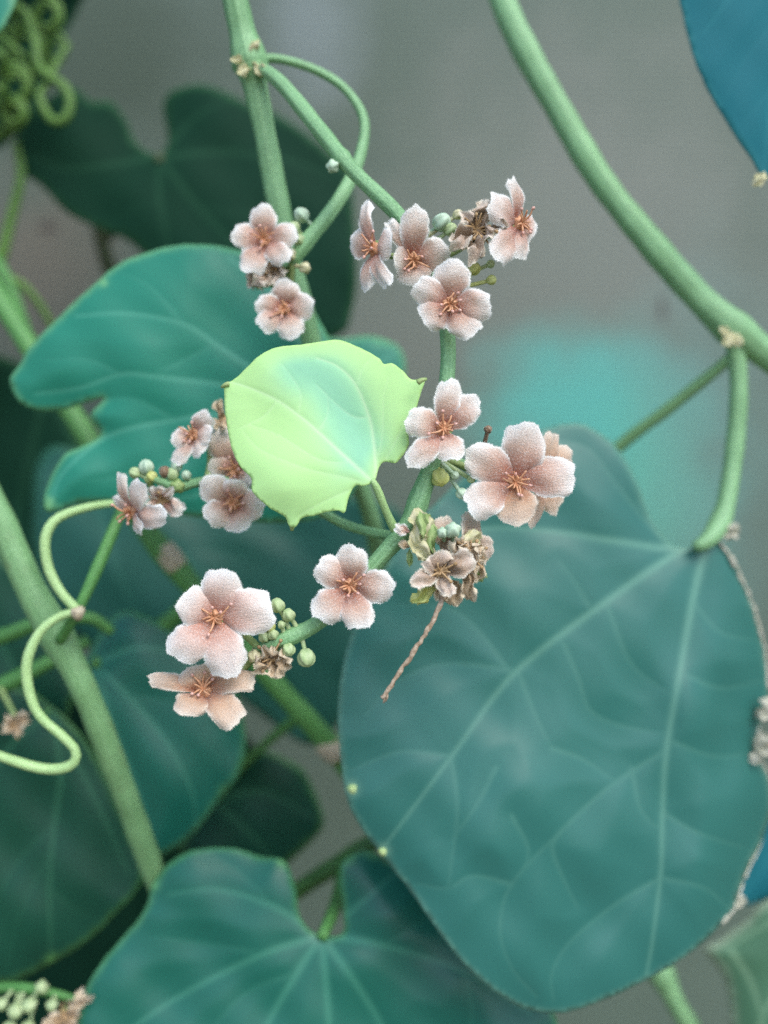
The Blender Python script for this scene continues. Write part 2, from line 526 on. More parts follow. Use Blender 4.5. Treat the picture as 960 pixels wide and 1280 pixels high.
def inside(pts, poly):
    x, y = pts[:, 0], pts[:, 1]
    r = np.zeros(len(pts), bool)
    j = len(poly) - 1
    for i in range(len(poly)):
        xi, yi = poly[i]; xj, yj = poly[j]
        c = ((yi > y) != (yj > y)) & (x < (xj - xi) * (y - yi) / (yj - yi + 1e-12) + xi)
        r ^= c
        j = i
    return r

def leaf(parent, outline, depth, prim, sec=(), mat='leaf_mid', sp=7.0, bulge=0.9, wave=0.7, thick=0.00028, curl=1.2,
         curlw=60, spots=(), label=None, name='leaf', vw=1.0, rib=True, seed=0, groove=0.25, jit=0.6, fold=None, rimw=4.0, cool=None):
    """outline in photo pixels; depth(x, y) is the blade's distance from the lens; displaced for veins, bulges and curl"""
    rg = np.random.default_rng(seed + 5)
    ol = spline(outline, step=sp * 0.6, closed=True)
    t = np.arange(len(ol))
    ol = ol + np.stack([np.convolve(rg.normal(size=len(ol)), np.ones(4) / 4, 'same') for _ in range(2)], 1) * jit
    lo, hi = ol.min(0), ol.max(0)
    gx = np.arange(lo[0], hi[0], sp); gy = np.arange(lo[1], hi[1], sp * 0.866)
    X, Y = np.meshgrid(gx, gy)
    X = X + (np.arange(len(gy)) % 2)[:, None] * sp / 2
    g = np.stack([X.ravel(), Y.ravel()], 1) + rg.normal(size=(X.size, 2)) * sp * 0.08
    g = g[inside(g, ol)]
    de, _ = seg_dist(g, np.vstack([ol, ol[:1]]))
    g = g[de > sp * 0.45]
    vp = []
    for lst, wbase in ((prim, 4.2), (sec, 2.6)):
        for vv in lst:
            c = spline(vv, step=sp * 0.8)
            tg = np.gradient(c, axis=0); tg /= np.linalg.norm(tg, axis=1)[:, None] + 1e-9
            nn_ = np.stack([-tg[:, 1], tg[:, 0]], 1)
            for o_ in (-2.0, -0.9, 0.0, 0.9, 2.0):
                vp.append(c + nn_ * o_ * wbase * vw * 0.85)
    vp = np.vstack(vp)
    vp = vp[inside(vp, ol)]
    de, _ = seg_dist(vp, np.vstack([ol, ol[:1]]))
    vp = vp[de > sp * 0.45]
    cell = {}
    keep = []
    for p_ in vp:                                   # thin out where veins run together
        k_ = (int(p_[0] // 1.6), int(p_[1] // 1.6))
        if k_ not in cell:
            cell[k_] = 1; keep.append(p_)
    vp = np.array(keep)
    blk = set((int(a // (sp * 0.7)), int(b // (sp * 0.7))) for a, b in vp)
    g = np.array([q for q in g if (int(q[0] // (sp * 0.7)), int(q[1] // (sp * 0.7))) not in blk])
    g = np.vstack([g, vp])
    n = len(ol)
    vs = [Vector(p) for p in np.vstack([ol, g])]
    r = delaunay_2d_cdt(vs, [(i, (i + 1) % n) for i in range(n)], [], 1, 1e-4)
    pts = np.array([v[:] for v in r[0]]); faces = r[2]
    edge, _ = seg_dist(pts, np.vstack([ol, ol[:1]]))
    vein = np.zeros(len(pts)); near = np.full(len(pts), 1e9); relief = np.zeros(len(pts))
    splines = []
    for k, (lst, wbase, st_) in enumerate(((prim, 4.2, 1.0), (sec, 2.6, 0.55))):
        for v in lst:
            s = spline(v, step=sp)
            splines.append((s, k))
            d, pos = seg_dist(pts, s)
            ww = wbase * vw * (1.0 - 0.55 * pos)
            vein = np.maximum(vein, st_ * (1 - 0.45 * pos) * (1.0 if k == 0 else 0.58) * np.exp(-(d / ww) ** 2))
            relief = np.maximum(relief, (1 - 0.5 * pos) * (1.0 if k == 0 else 0.5) * np.exp(-(d / (ww * 2.6)) ** 2))
            near = np.minimum(near, d * (1.0 if k == 0 else 1.4))
    dd = depth(pts[:, 0], pts[:, 1])
    ph = rg.random(6) * 6.28
    u, v_ = pts[:, 0] / 100, pts[:, 1] / 100
    und = np.sin(u * 1.9 + v_ * 0.7 + ph[0]) + 0.7 * np.sin(v_ * 2.6 - u * 0.8 + ph[1]) + 0.4 * np.sin(u * 4.3 + v_ * 3.1 + ph[2]) + 0.3 * np.sin(u * 6.1 - v_ * 5.7 + ph[3])
    h = 0.62 * bulge * 1e-3 * (1 - np.exp(-(near / 55.0) ** 2)) - 0.55 * groove * 1e-3 * relief + wave * 1e-3 * und * 0.5
    h -= curl * 1e-3 * np.clip(1 - edge / curlw, 0, 1) ** 2
    if fold is not None:
        h += fold(pts[:, 0], pts[:, 1])
    dd = dd - h
    V = CAM + np.stack([(pts[:, 0] - 480) * K * dd, dd, -(pts[:, 1] - 640) * K * dd], 1)
    rim = np.exp(-(edge / rimw) ** 2) * 0.75
    for (sx, sy, sr) in spots:
        rim = np.maximum(rim, 1.6 * np.exp(-(((pts[:, 0] - sx) ** 2 + (pts[:, 1] - sy) ** 2) / sr ** 2)))
    ef = np.clip(edge / 75.0, 0, 1)
    if cool is not None:
        cd, _ = seg_dist(pts, spline(cool, step=6)); ef = np.exp(-(cd / 36.0) ** 2) * np.clip(edge / 25, 0, 1)
    uv = np.stack([pts[:, 0] / 1000, pts[:, 1] / 1000, np.full(len(pts), seed * 0.37)], 1)
    # faces must look towards the camera
    f0 = faces[0]
    nn = np.cross(V[f0[1]] - V[f0[0]], V[f0[2]] - V[f0[0]])
    if nn[1] > 0:
        faces = [tuple(reversed(f)) for f in faces]
    j = prim[0][0] if len(prim) else outline[0]
    jd = float(depth(np.array([j[0]], float), np.array([j[1]], float))[0])
    o = mesh(name, V, faces, M[mat], parent, P(j[0], j[1], jd), {'vein': vein, 'rim': np.clip(rim, 0, 1), 'edge': ef, 'uv': uv})
    sm = o.modifiers.new('thickness', 'SOLIDIFY'); sm.thickness = thick; sm.offset = -1
    for (sx, sy, sr) in spots:                       # pale glands on the blade's edge
        if sr < 8:
            continue
        i_ = int(np.argmin((pts[:, 0] - sx) ** 2 + (pts[:, 1] - sy) ** 2))
        r_ = mm(sr * 0.7, dd[i_])
        gg = lathe_geo(V[i_] + np.array([0, 0.0002, 0]), (rg.normal() * 0.1, -1, 0.15), [(r_, 0.0), (r_ * 0.85, 0.00035), (r_ * 0.45, 0.0006), (r_ * 0.02, 0.00068)], 14, 3, 0.10)
        mesh('gland', gg[0], gg[1], M['gland'], o)
    if label:
        o['label'] = label
    return o

def plane(d0, xr, yr, gx=0.0, gy=0.0):
    return lambda x, y: d0 + gx * (x - xr) / 100 + gy * (y - yr) / 100

def petiole(parent, pts, mat='stem_fresh'):
    return stem('petiole', pts, M[mat], parent, ribs=7, sides=21)

# ------------------------------------------------------------------ flowers
def petal_geo(C, tip, Wm, n, bulge=0.10, cup=0.18, start=0.10, reflex=0.10, rough=0.04, seed=0, twist=0.0, crumple=0.0, hairs=True, blunt=0.42):
    rg = np.random.default_rng(seed)
    a = tip - C; L = np.linalg.norm(a); a = a / L
    b = nrm(np.cross(n, a)); pn = nrm(np.cross(a, b))
    if np.dot(pn, n) < 0:
        pn = -pn
    NS, NT = 20, 13
    ss = np.linspace(0, 1, NS)
    tt = np.sin(np.linspace(-1, 1, NT) * math.pi / 2)
    pk = 1 - blunt
    skew = rg.normal() * 0.09
    kend = min(0.50, max(0.24, 0.46 * Wm / L))
    V, ST = [], []
    ph = rg.random(8) * 6.28
    for s in ss:
        hw = 0.30 + 0.70 * math.sin(math.pi / 2 * min(1, s / pk)) if s < pk else 1 - 0.05 * ((s - pk) / blunt) ** 2
        hw = hw * Wm / 2
        for t in tt:
            e = 1 + rough * (math.sin(5 * s * 3 + ph[0] + t * 2) + 0.7 * math.sin(23 * s + ph[1] + (3 if t > 0 else 0)))
            # tip rim notches
            sl = s + (0.035 * math.sin(t * 4.2 + ph[2]) + 0.02 * math.sin(t * 9 + ph[3])) * (s ** 4)
            sl -= kend * s ** 2.0 * (1 - math.sqrt(max(0.0, 1 - 0.985 * t * t)))
            z = bulge * L * math.sin(math.pi * s) - cup * hw * t * t * 0.8 - reflex * L * s ** 3 * 0.5
            z += 0.018 * L * math.sin(t * 6 + ph[4]) * s + 0.015 * L * math.sin(s * 7 + t * 3 + ph[5])
            off = 0.0
            if crumple:
                z += crumple * L * (0.30 * math.sin(s * 8 + t * 2.5 + ph[6]) + 0.26 * math.sin(t * 6 + s * 4 + ph[7]) + 0.10 * math.sin(t * 13 - s * 11 + ph[0]))
                off = crumple * L * 0.18 * math.sin(s * 9 + ph[3])
                z += crumple * L * 0.5 * s * s * abs(t)
            z += twist * hw * t
            V.append(C + a * (L * (start + (1 - start) * sl)) + b * (hw * t * e + skew * L * s * s * 0.5 + off) + pn * z)
            ed = max(abs(t) ** 9, np.clip((s - 0.82) / 0.18, 0, 1) ** 1.4)
            if s < 0.4:
                ed *= s / 0.4
            ST.append((s, t, min(1, ed * 0.95)))
    V = np.array(V); ST = np.array(ST)
    F = []
    for i in range(NS - 1):
        for j in range(NT - 1):
            F.append((i * NT + j, i * NT + j + 1, (i + 1) * NT + j + 1, (i + 1) * NT + j))
    if np.dot(np.cross(V[F[40][1]] - V[F[40][0]], V[F[40][2]] - V[F[40][0]]), n) < 0:
        F = [tuple(reversed(f)) for f in F]
    parts = [(V, F, ST)]
    if hairs:
        # downy margin and face
        rim = [i * NT for i in range(5, NS)] + [(NS - 1) * NT + j for j in range(NT)] + [i * NT + NT - 1 for i in range(NS - 1, 4, -1)]
        rp = V[rim]
        cen = V[: NS * NT].mean(0)
        k = 420
        q = rg.random(k) * (len(rp) - 1.001)
        i0 = q.astype(int); f = (q - i0)[:, None]
        p = rp[i0] * (1 - f) + rp[i0 + 1] * f
        d = p - cen; d /= np.linalg.norm(d, axis=1)[:, None]
        d = d + rg.normal(size=(k, 3)) * 0.35
        d /= np.linalg.norm(d, axis=1)[:, None]
        tng = rp[i0 + 1] - rp[i0]; tng /= np.linalg.norm(tng, axis=1)[:, None] + 1e-12
        l = 0.00024 * (0.4 + rg.random((k, 1)))
        HV = np.stack([p - tng * 0.000024, p + tng * 0.000024, p + d * l], 1).reshape(-1, 3)
        parts.append((HV, [(3 * m, 3 * m + 1, 3 * m + 2) for m in range(k)], np.tile([[0.95, 0.9, 0.9]], (len(HV), 1))))
        hv, hf, _ = hairs_on(V, F, 420, 0.00013, 0.000012)
        parts.append((hv, hf, np.tile([[0.85, 0.5, 0.55]], (len(hv), 1))))
    return join(parts)

def lathe_geo(C, n, prof, sides=14, lobes=0, amp=0.0):
    n = nrm(n)
    u = nrm(np.cross(n, [0.3, 0.2, 0.9])); v = np.cross(n, u)
    V = []
    for (r, z) in prof:
        for k in range(sides):
            a = 2 * math.pi * k / sides
            rr = r * (1 + amp * math.cos(lobes * a))
            V.append(C + u * rr * math.cos(a) + v * rr * math.sin(a) + n * z)
    F = []
    for i in range(len(prof) - 1):
        for k in range(sides):
            m = (k + 1) % sides
            F.append((i * sides + k, i * sides + m, (i + 1) * sides + m, (i + 1) * sides + k))
    V = np.array(V)
    return V, F, np.zeros((len(V), 3))

AXES = []          # sampled world paths the pedicels spring from

def pedicel_geo(C, back, attach, r=0.00045):
    mid = C + back * 0.0018
    q = spline(np.stack([C + back * 0.0003, mid, (mid + attach) / 2 + back * 0.0008, attach]), n=16)
    return tube_geo(q, np.linspace(r, r * 1.25, len(q)), 10, 5, 0.06)

FN = [0]
def flower(vine, cx, cy, d, petals, n=(0, -1, 0), mat='petal', lift=0.0012, deep=0.0010, nst=9, cup=0.2, bulge=0.10, reflex=0.12,
           attach=None, label=None, wither=0.0, name='flower', stam=1.0, disc=True, blunt=0.42):
    FN[0] += 1
    sd0 = FN[0] * 101
    rg = np.random.default_rng(sd0)
    n = nrm(n)
    C0 = P(cx, cy, d)
    C = C0 - n * deep
    if attach is None:
        A = np.vstack(AXES)
        back = C - n * 0.004
        attach = A[int(np.argmin(((A - back) ** 2).sum(1)))]
    else:
        attach = P(*attach)
    rc = 0.0011
    cone = lathe_geo(C, n, [(0.0003, -0.0024), (0.0007, -0.0020), (rc, -0.0010), (rc * 1.35, -0.0001), (rc * 1.2, 0.0002), (0.0003, 0.0001)], 15, 5, 0.10)
    ped = pedicel_geo(C - n * 0.0020, -n, attach)
    V, F, st = join([cone, ped])
    o = mesh(name, V, F, M['calyx'], vine, C, {'st': st})
    if label:
        o['label'] = label
    for i, pt in enumerate(petals):
        tx, ty, wpx = pt[:3]
        off = pt[3] if len(pt) > 3 else 0.0
        r = RAY(tx, ty)
        den = np.dot(n, r)
        dep = (np.dot(n, C0 + n * lift - CAM)) / den if abs(den) > 0.15 else d
        dep = float(np.clip(dep, d - 0.0075, d + 0.0075)) - off
        tip = P(tx, ty, dep)
        pm = M[pt[4]] if len(pt) > 4 else M[mat]
        g = petal_geo(C, tip, mm(wpx, dep), n, bulge * (0.8 + 0.4 * rg.random()), cup * (0.7 + 0.6 * rg.random()), 0.10,
                      reflex * (0.6 + 0.8 * rg.random()), 0.022 + 0.05 * wither, sd0 + i, (rg.random() - 0.5) * 0.3, wither, True, blunt)
        mesh('petal' if not wither else 'withered_petal', g[0], g[1], pm, o, C, {'st': g[2]})
    u = nrm(np.cross(n, [0.2, 0.1, 0.95])); v = np.cross(n, u)
    sm = M['stamen'] if not wither else M['anther_dry']
    am = M['anther'] if not wither else M['anther_dry']
    if disc:
        g = lathe_geo(C, n, [(rc * 1.05, 0.0002), (rc * 0.95, 0.0006), (rc * 0.55, 0.00095), (0.0001, 0.0010)], 20, 5, 0.18)
        mesh('disc', g[0], g[1], sm, o, C)
    for k in range(nst):
        a = 2 * math.pi * (k + 0.5 * rg.random()) / nst
        el = 0.45 + 0.5 * rg.random() if not wither else rg.random() * 0.8
        L = (0.0011 + 0.0017 * rg.random()) * stam
        dr = (u * math.cos(a) + v * math.sin(a)) * math.cos(el) + n * math.sin(el)
        p0 = C + n * 0.0006
        p1 = p0 + dr * L * 0.55 + n * 0.0003
        p2 = p0 + dr * L + n * 0.0003 * (rg.random() - 0.2) + (u * rg.normal() + v * rg.normal()) * 0.00030
        q = spline(np.stack([p0, p1, p2]), n=7)
        g1 = tube_geo(q, np.linspace(0.00021, 0.00012, 7), 6)
        so = mesh('stamen', g1[0], g1[1], sm, o, C)
        if rg.random() < 0.5:
            q2 = np.stack([p2 - dr * 0.00010, p2 + dr * 0.00008, p2 + dr * 0.00030, p2 + dr * 0.00048])
            g2 = tube_geo(q2, [0.00014, 0.00027, 0.00026, 0.0001], 8)
            mesh('anther', g2[0], g2[1], am, so, C) if False else mesh('anther', g2[0], g2[1], am, o, C)
    return o

def bud(vine, x, y, d, rpx, mat='bud', attach=None, dirv=None, elong=1.15):
    C = P(x, y, d); r = mm(rpx, d)
    if attach is None:
        A = np.vstack(AXES); attach = A[int(np.argmin(((A - C) ** 2).sum(1)))]
    else:
        attach = P(*attach)
    n = nrm(C - attach) if dirv is None else nrm(dirv)
    n = nrm(n + np.array([0, -0.25, 0]))
    prof = [(0.20 * r, -1.05 * r), (0.62 * r, -0.85 * r), (0.92 * r, -0.40 * r), (1.0 * r, 0.05 * r), (0.86 * r, 0.50 * r * elong), (0.52 * r, 0.83 * r * elong), (0.16 * r, 0.97 * r * elong), (0.01 * r, 0.90 * r * elong)]
    g1 = lathe_geo(C, n, prof, 30, 5, 0.13)
    e = C - n * r
    q = spline(np.stack([e, e - n * r * 0.8, (e + attach) / 2 - n * r * 0.3, attach]), n=12)
    g2 = tube_geo(q, np.linspace(0.00032, 0.00042, 12), 8)
    g3 = hairs_on(g1[0], g1[1], 90, 0.00014, 0.000014)
    V, F, st = join([g1, g2, g3])
    return mesh('bud', V, F, M[mat], vine, C, {'st': st})

def scrap(vine, name, cx, cy, d, tx, ty, w, mat, off=0.0, crumple=0.35, n=(0, -1, 0), seed=1):
    """a single dry bract, husk or shrivelled petal springing from a point"""
    C = P(cx, cy, d)
    g = petal_geo(C, P(tx, ty, d - off), mm(w, d), nrm(n), 0.12, 0.3, 0.02, 0.1, 0.07, seed, 0.2, crumple, True, 0.4)
    return mesh(name, g[0], g[1], M[mat], vine, C, {'st': g[2]})

def axis(pts):
    p, _ = px_path(pts)
    AXES.append(p)

# ================================================================== 1. flowering vine
vine = thing('flowering_vine', 'flowering vine with clusters of pale pink five petalled flowers and one lime young leaf', 'vine', P(500, 820, 0.205))
main_pts = [(262, -160, 0.150, 30), (288, -30, 0.152, 31), (303, 40, 0.154, 31), (312, 76, 0.155, 33), (330, 160, 0.157, 27), (346, 245, 0.159, 27), (361, 315, 0.161, 26),
            (379, 385, 0.163, 25), (393, 440, 0.166, 24), (425, 540, 0.172, 23), (462, 640, 0.180, 22), (478, 720, 0.192, 22), (500, 820, 0.205, 22)]
stem('stem', main_pts, M['stem'], vine, nodes=((308, 62, 0.22, 0.0022), (314, 84, 0.25, 0.0012)), ribs=8, rib=0.05)
ax1 = [(314, 78, 0.1545, 14), (350, 103, 0.151, 18), (400, 163, 0.146, 19), (440, 212, 0.142, 19), (495, 266, 0.1385, 19), (530, 312, 0.1375, 17), (551, 362, 0.1375, 17),
       (560, 430, 0.137, 18), (557, 490, 0.1365, 18), (546, 560, 0.1355, 20), (528, 612, 0.1345, 22), (511, 655, 0.1345, 22), (480, 692, 0.1345, 21), (440, 735, 0.1345, 19),
       (398, 778, 0.1335, 18), (352, 800, 0.133, 16), (318, 812, 0.133, 8)]
stem('flower_stalk', ax1, M['stem'], vine, nodes=((418, 208, 0.25, 0.001), (520, 632, 0.2, 0.002), (365, 796, 0.25, 0.002)), ribs=6, rib=0.05, sides=24, hair=1500)
axis(ax1)
ax2 = [(316, 74, 0.156, 14), (350, 74, 0.157, 11), (395, 88, 0.158, 11), (432, 112, 0.158, 11), (455, 150, 0.157, 12), (450, 195, 0.155, 14), (432, 236, 0.152, 17), (408, 272, 0.150, 19), (380, 306, 0.149, 18), (366, 330, 0.149, 10)]
stem('flower_stalk', ax2, M['stem'], vine, nodes=((380, 306, 0.25, 0.002),), ribs=6, rib=0.05, sides=24)
axis(ax2)
ax3 = [(497, 672, 0.1355, 12), (430, 655, 0.146, 12), (360, 615, 0.146, 12), (300, 602, 0.1455, 12), (252, 602, 0.145, 12), (224, 608, 0.1445, 11), (196, 600, 0.144, 9), (184, 598, 0.144, 5)]
stem('flower_stalk', ax3, M['stem'], vine, nodes=((224, 608, 0.4, 0.0015),), ribs=6, rib=0.05, sides=24)
axis(ax3)
# dry sheath at the upper joint
for k, (tx, ty, ww) in enumerate(((300, 94, 12), (289, 74, 10), (336, 92, 12), (322, 50, 12))):
    scrap(vine, 'bract', 312, 80, 0.1535, tx, ty, ww, 'husk', 0.0015, 0.25, seed=60 + k)
bud(vine, 416, 208, 0.1425, 8, 'bud_cool', attach=(424, 200, 0.144))

# lime young leaf
yl = [(464, 604), (454, 608), (444, 607), (436, 621), (431, 641), (422, 638), (405, 641), (391, 645), (377, 648), (369, 659), (361, 657), (356, 646), (337, 635), (316, 615), (314, 598), (301, 584), (290, 562), (284, 534), (281, 508),
      (280, 488), (281, 479), (291, 475), (307, 461), (321, 447), (343, 435), (382, 430), (419, 425), (439, 430), (461, 440), (474, 448), (480, 455), (490, 454), (503, 463), (514, 474), (523, 474), (531, 476),
      (527, 489), (522, 506), (516, 524), (511, 540), (511, 556), (503, 570), (494, 579), (481, 577), (474, 584), (470, 598)]
yprim = [[(468, 604), (425, 565), (397, 539), (377, 522), (346, 500), (307, 483), (284, 477)],
         [(468, 604), (470, 588), (467, 551), (461, 520), (444, 480), (422, 458), (397, 448)]]
ysec = [[(373, 518), (376, 492), (363, 469), (352, 455)], [(446, 482), (453, 461), (462, 450)], [(470, 580), (478, 545), (480, 494), (486, 470)], [(474, 586), (490, 560), (505, 530), (522, 492)],
        [(462, 604), (427, 596), (377, 584), (326, 562), (305, 540)], [(440, 578), (400, 575), (350, 545), (310, 530)], [(458, 606), (420, 620), (380, 640), (366, 652)], [(462, 522), (440, 520), (415, 500), (395, 480)],
        [(398, 540), (410, 515), (408, 490)], [(346, 501), (330, 520), (300, 535)]]
def yfold(x, y):
    # the half left of the midrib tilts, the right half dips in the middle
    return 0.0016 * np.exp(-(((x - 365) / 60) ** 2 + ((y - 590) / 45) ** 2)) - 0.0010 * np.exp(-(((x - 440) / 38) ** 2 + ((y - 530) / 60) ** 2))
lf = leaf(vine, yl, plane(0.1300, 400, 540, 0.0009, -0.0014), yprim, ysec, 'leaf_lime', sp=3.6, bulge=0.55, wave=0.7, curl=0.4, curlw=30, thick=0.00012, vw=0.62, seed=3,
          label='lime green young leaf', groove=0.28, jit=0.35, fold=yfold, rimw=2.5, cool=[(464, 590), (440, 540), (425, 505), (405, 475), (375, 460)])
petiole(lf, [(466, 600, 0.1303, 6), (472, 612, 0.1312, 10), (481, 635, 0.1325, 10), (490, 655, 0.1340, 12), (498, 668, 0.1348, 12)], 'tendril')
for (x0, y0, x1, y1, w0) in ((286, 480, 277, 484, 7), (522, 478, 533, 474, 8), (365, 650, 365, 663, 9)):
    g = tube_geo(spline(np.stack([P(x0, y0, 0.1298), P((x0 + x1) / 2, (y0 + y1) / 2 - 1, 0.1297), P(x1, y1, 0.1300)]), n=6), np.linspace(mm(w0, 0.13) / 2, mm(w0, 0.13) / 4, 6), 10)
    mesh('leaf_tooth', g[0], g[1], M['calyx'], lf)

# big teal leaf behind the flowers on the same stem
el = [(12, 476), (24, 456), (41, 429), (77, 393), (110, 362), (144, 333), (177, 318), (216, 307), (252, 306), (290, 311), (335, 326), (372, 352), (396, 395), (425, 450), (450, 520), (452, 590), (420, 640), (350, 654), (287, 649),
      (230, 644), (144, 629), (100, 630), (75, 637), (58, 639), (54, 628), (60, 604), (79, 570), (105, 557), (126, 543), (116, 528), (114, 516), (131, 498), (112, 502), (78, 512), (48, 513), (24, 502)]
lf = leaf(vine, el, plane(0.168, 400, 500, 0.0012, -0.0010), [[(398, 505), (330, 470), (270, 430), (230, 405), (160, 392), (95, 395)], [(398, 505), (330, 487), (270, 480), (190, 470), (150, 468), (100, 485), (45, 492)],
     [(398, 505), (290, 515), (220, 525), (165, 535), (127, 550), (80, 590), (64, 625)], [(398, 505), (380, 430), (345, 370), (290, 325)], [(398, 505), (330, 570), (240, 620), (150, 622)]],
     [[(230, 405), (190, 360), (150, 340)], [(270, 430), (230, 450), (190, 468)], [(150, 468), (110, 450), (60, 450)], [(220, 525), (170, 500), (130, 500)], [(290, 515), (240, 560), (180, 590), (110, 600)]],
     'leaf_teal', sp=7, seed=4, bulge=1.2, wave=1.3, curl=2.0, vw=0.9, spots=((85, 381, 6), (60, 630, 7), (128, 352, 5)), label='large teal green leaf with a deep notch in its edge')
petiole(lf, [(398, 505, 0.168, 12), (402, 480, 0.169, 14), (398, 452, 0.167, 14)], 'stem')

# --- top cluster
TC = 0.1345
flower(vine, 464, 310, TC, [(451, 253, 21), (487, 300, 40, 0.0), (479, 358, 23), (452, 362, 24), (437, 298, 38)], n=(-0.70, -0.72, 0.05), stam=0.9, lift=0.0006)
flower(vine, 517, 325, TC + 0.001, [(491, 274, 20, -0.001), (519, 259, 37), (562, 318, 44), (522, 356, 46), (495, 327, 40)], n=(0.15, -0.85, -0.3), lift=0.001)
flower(vine, 563, 380, TC - 0.003, [(565, 325, 47), (614, 380, 40), (588, 421, 40), (531, 402, 42), (520, 356, 36)], n=(0.05, -0.93, -0.12), cup=0.3)
flower(vine, 653, 278, TC + 0.001, [(643, 221, 24), (613, 252, 40), (619, 318, 36), (650, 322, 30), (670, 290, 40)], n=(0.60, -0.80, 0.0), lift=0.0005)
flower(vine, 596, 287, TC - 0.001, [(584, 262, 24), (609, 250, 24), (562, 308, 22), (590, 328, 20), (616, 297, 24), (634, 282, 16)], n=(0.1, -0.98, 0.1), mat='petal_dry', wither=0.42, name='withered_flower', nst=16, stam=1.2)
for (x, y, r, m_) in ((552, 278, 11, 'bud_cool'), (563, 287, 8, 'bud'), (592, 336, 8, 'bud_yellow'), (613, 330, 5, 'bud'), (614, 350, 6, 'bud_yellow'), (583, 345, 6, 'bud'), (572, 268, 6, 'husk'), (533, 291, 4, 'bud_cool')):
    bud(vine, x, y, TC + 0.0015, r, m_)

# --- cluster on the curved branch
AC = 0.1475
flower(vine, 330, 299, AC, [(328, 255, 34), (290, 291, 33), (308, 338, 35), (370, 292, 34), (355, 328, 28)], n=(-0.1, -0.97, 0.1))
flower(vine, 355, 385, AC, [(358, 349, 36), (321, 377, 28), (391, 379, 34), (369, 420, 33), (326, 409, 30)], n=(0.0, -0.97, 0.05), mat='petal')
flower(vine, 342, 338, AC + 0.001, [(320, 356, 18), (352, 322, 16), (356, 345, 18), (330, 330, 14), (345, 356, 16)], n=(0, -1, -0.1), mat='petal_dry', wither=0.4, name='withered_flower', nst=6)
flower(vine, 320, 349, AC + 0.002, [(308, 344, 14), (312, 360, 14), (330, 358, 12)], n=(-0.5, -0.8, 0), mat='petal_dry', wither=0.35, name='withered_flower', nst=5)
for (x, y, r, m_) in ((377, 269, 9, 'bud_cool'), (368, 284, 7, 'bud'), (381, 335, 7, 'husk'), (362, 318, 8, 'husk'), (374, 300, 7, 'bud')):
    bud(vine, x, y, AC + 0.0005, r, m_)

# --- cluster left of the lime leaf
LC = 0.1435
flower(vine, 240, 543, LC, [(256, 514, 27), (215, 551, 28), (218, 579, 24), (249, 567, 28), (263, 541, 26)], n=(-0.35, -0.9, 0.1))
flower(vine, 293, 588, LC + 0.0015, [(266, 534, 36), (260, 583, 36), (282, 610, 30), (314, 600, 32), (305, 560, 30)], n=(-0.3, -0.93, 0.0))
flower(vine, 291, 629, LC - 0.001, [(253, 601, 38), (260, 652, 36), (304, 662, 42), (330, 632, 38), (294, 600, 36)], n=(0.05, -0.97, 0.0))
flower(vine, 161, 641, LC, [(147, 592, 16), (176, 606, 33), (205, 655, 30), (176, 665, 20), (141, 622, 14, -0.002)], n=(-0.55, -0.80, -0.2), lift=0.0012)
flower(vine, 202, 625, LC, [(191, 609, 18), (225, 643, 22), (181, 632, 10), (215, 612, 12)], n=(-0.1, -0.95, -0.3), mat='petal', wither=0.18, name='withered_flower', nst=7)
flower(vine, 276, 526, LC + 0.002, [(273, 500, 12), (264, 530, 14), (284, 535, 14)], n=(-0.4, -0.9, 0.2), mat='petal_husk', wither=0.3, name='withered_flower', nst=3)
for (x, y, r, m_) in ((183, 584, 9, 'bud_cool'), (169, 591, 7, 'bud'), (190, 596, 7, 'bud_yellow'), (221, 583, 7, 'bud_cool'), (216, 593, 8, 'bud'), (233, 594, 6, 'bud_cool'), (222, 608, 9, 'calyx'), (206, 590, 7, 'petal_dry')):
    bud(vine, x, y, LC + 0.0005, r, m_)

# --- pair of flowers right of the lime leaf
RC = 0.1300
flower(vine, 555, 535, RC, [(561, 474, 32), (600, 502, 36), (567, 574, 37), (515, 582, 32), (510, 521, 38)], n=(0.05, -0.97, 0.1))
flower(vine, 679, 598, RC + 0.0075, [(694, 541, 30), (716, 566, 36), (705, 626, 34), (667, 659, 26), (694, 642, 26), (650, 560, 36)], n=(0.55, -0.80, 0.0), mat='petal_tan', name='flower', nst=3, attach=(590, 590, 0.1375), label='tan flower half hidden behind a larger one')
flower(vine, 646, 602, RC + 0.0015, [(588, 562, 48), (664, 530, 54), (718, 588, 52), (652, 655, 50, 0.0, 'petal_tan'), (584, 632, 46)], n=(-0.02, -0.98, 0.0), deep=0.0020, lift=0.0008, nst=11, attach=(560, 575, 0.1355), bulge=0.06, stam=1.15)
for (x, y, r, m_) in ((550, 597, 11, 'bud_yellow'), (577, 617, 7, 'bud_cool'), (610, 537, 5, 'petal_dry'), (569, 594, 5, 'bud_cool'), (589, 599, 5, 'bud')):
    bud(vine, x, y, RC + 0.0035, r, m_, attach=((545, 572, 0.1355) if x < 600 else (600, 580, 0.137)))
stem('flower_stalk', [(540, 572, 0.1355, 14), (565, 574, 0.1365, 13), (590, 588, 0.1375, 12), (612, 602, 0.1375, 10), (632, 606, 0.136, 8)], M['stem'], vine, ribs=6, rib=0.05, sides=18)

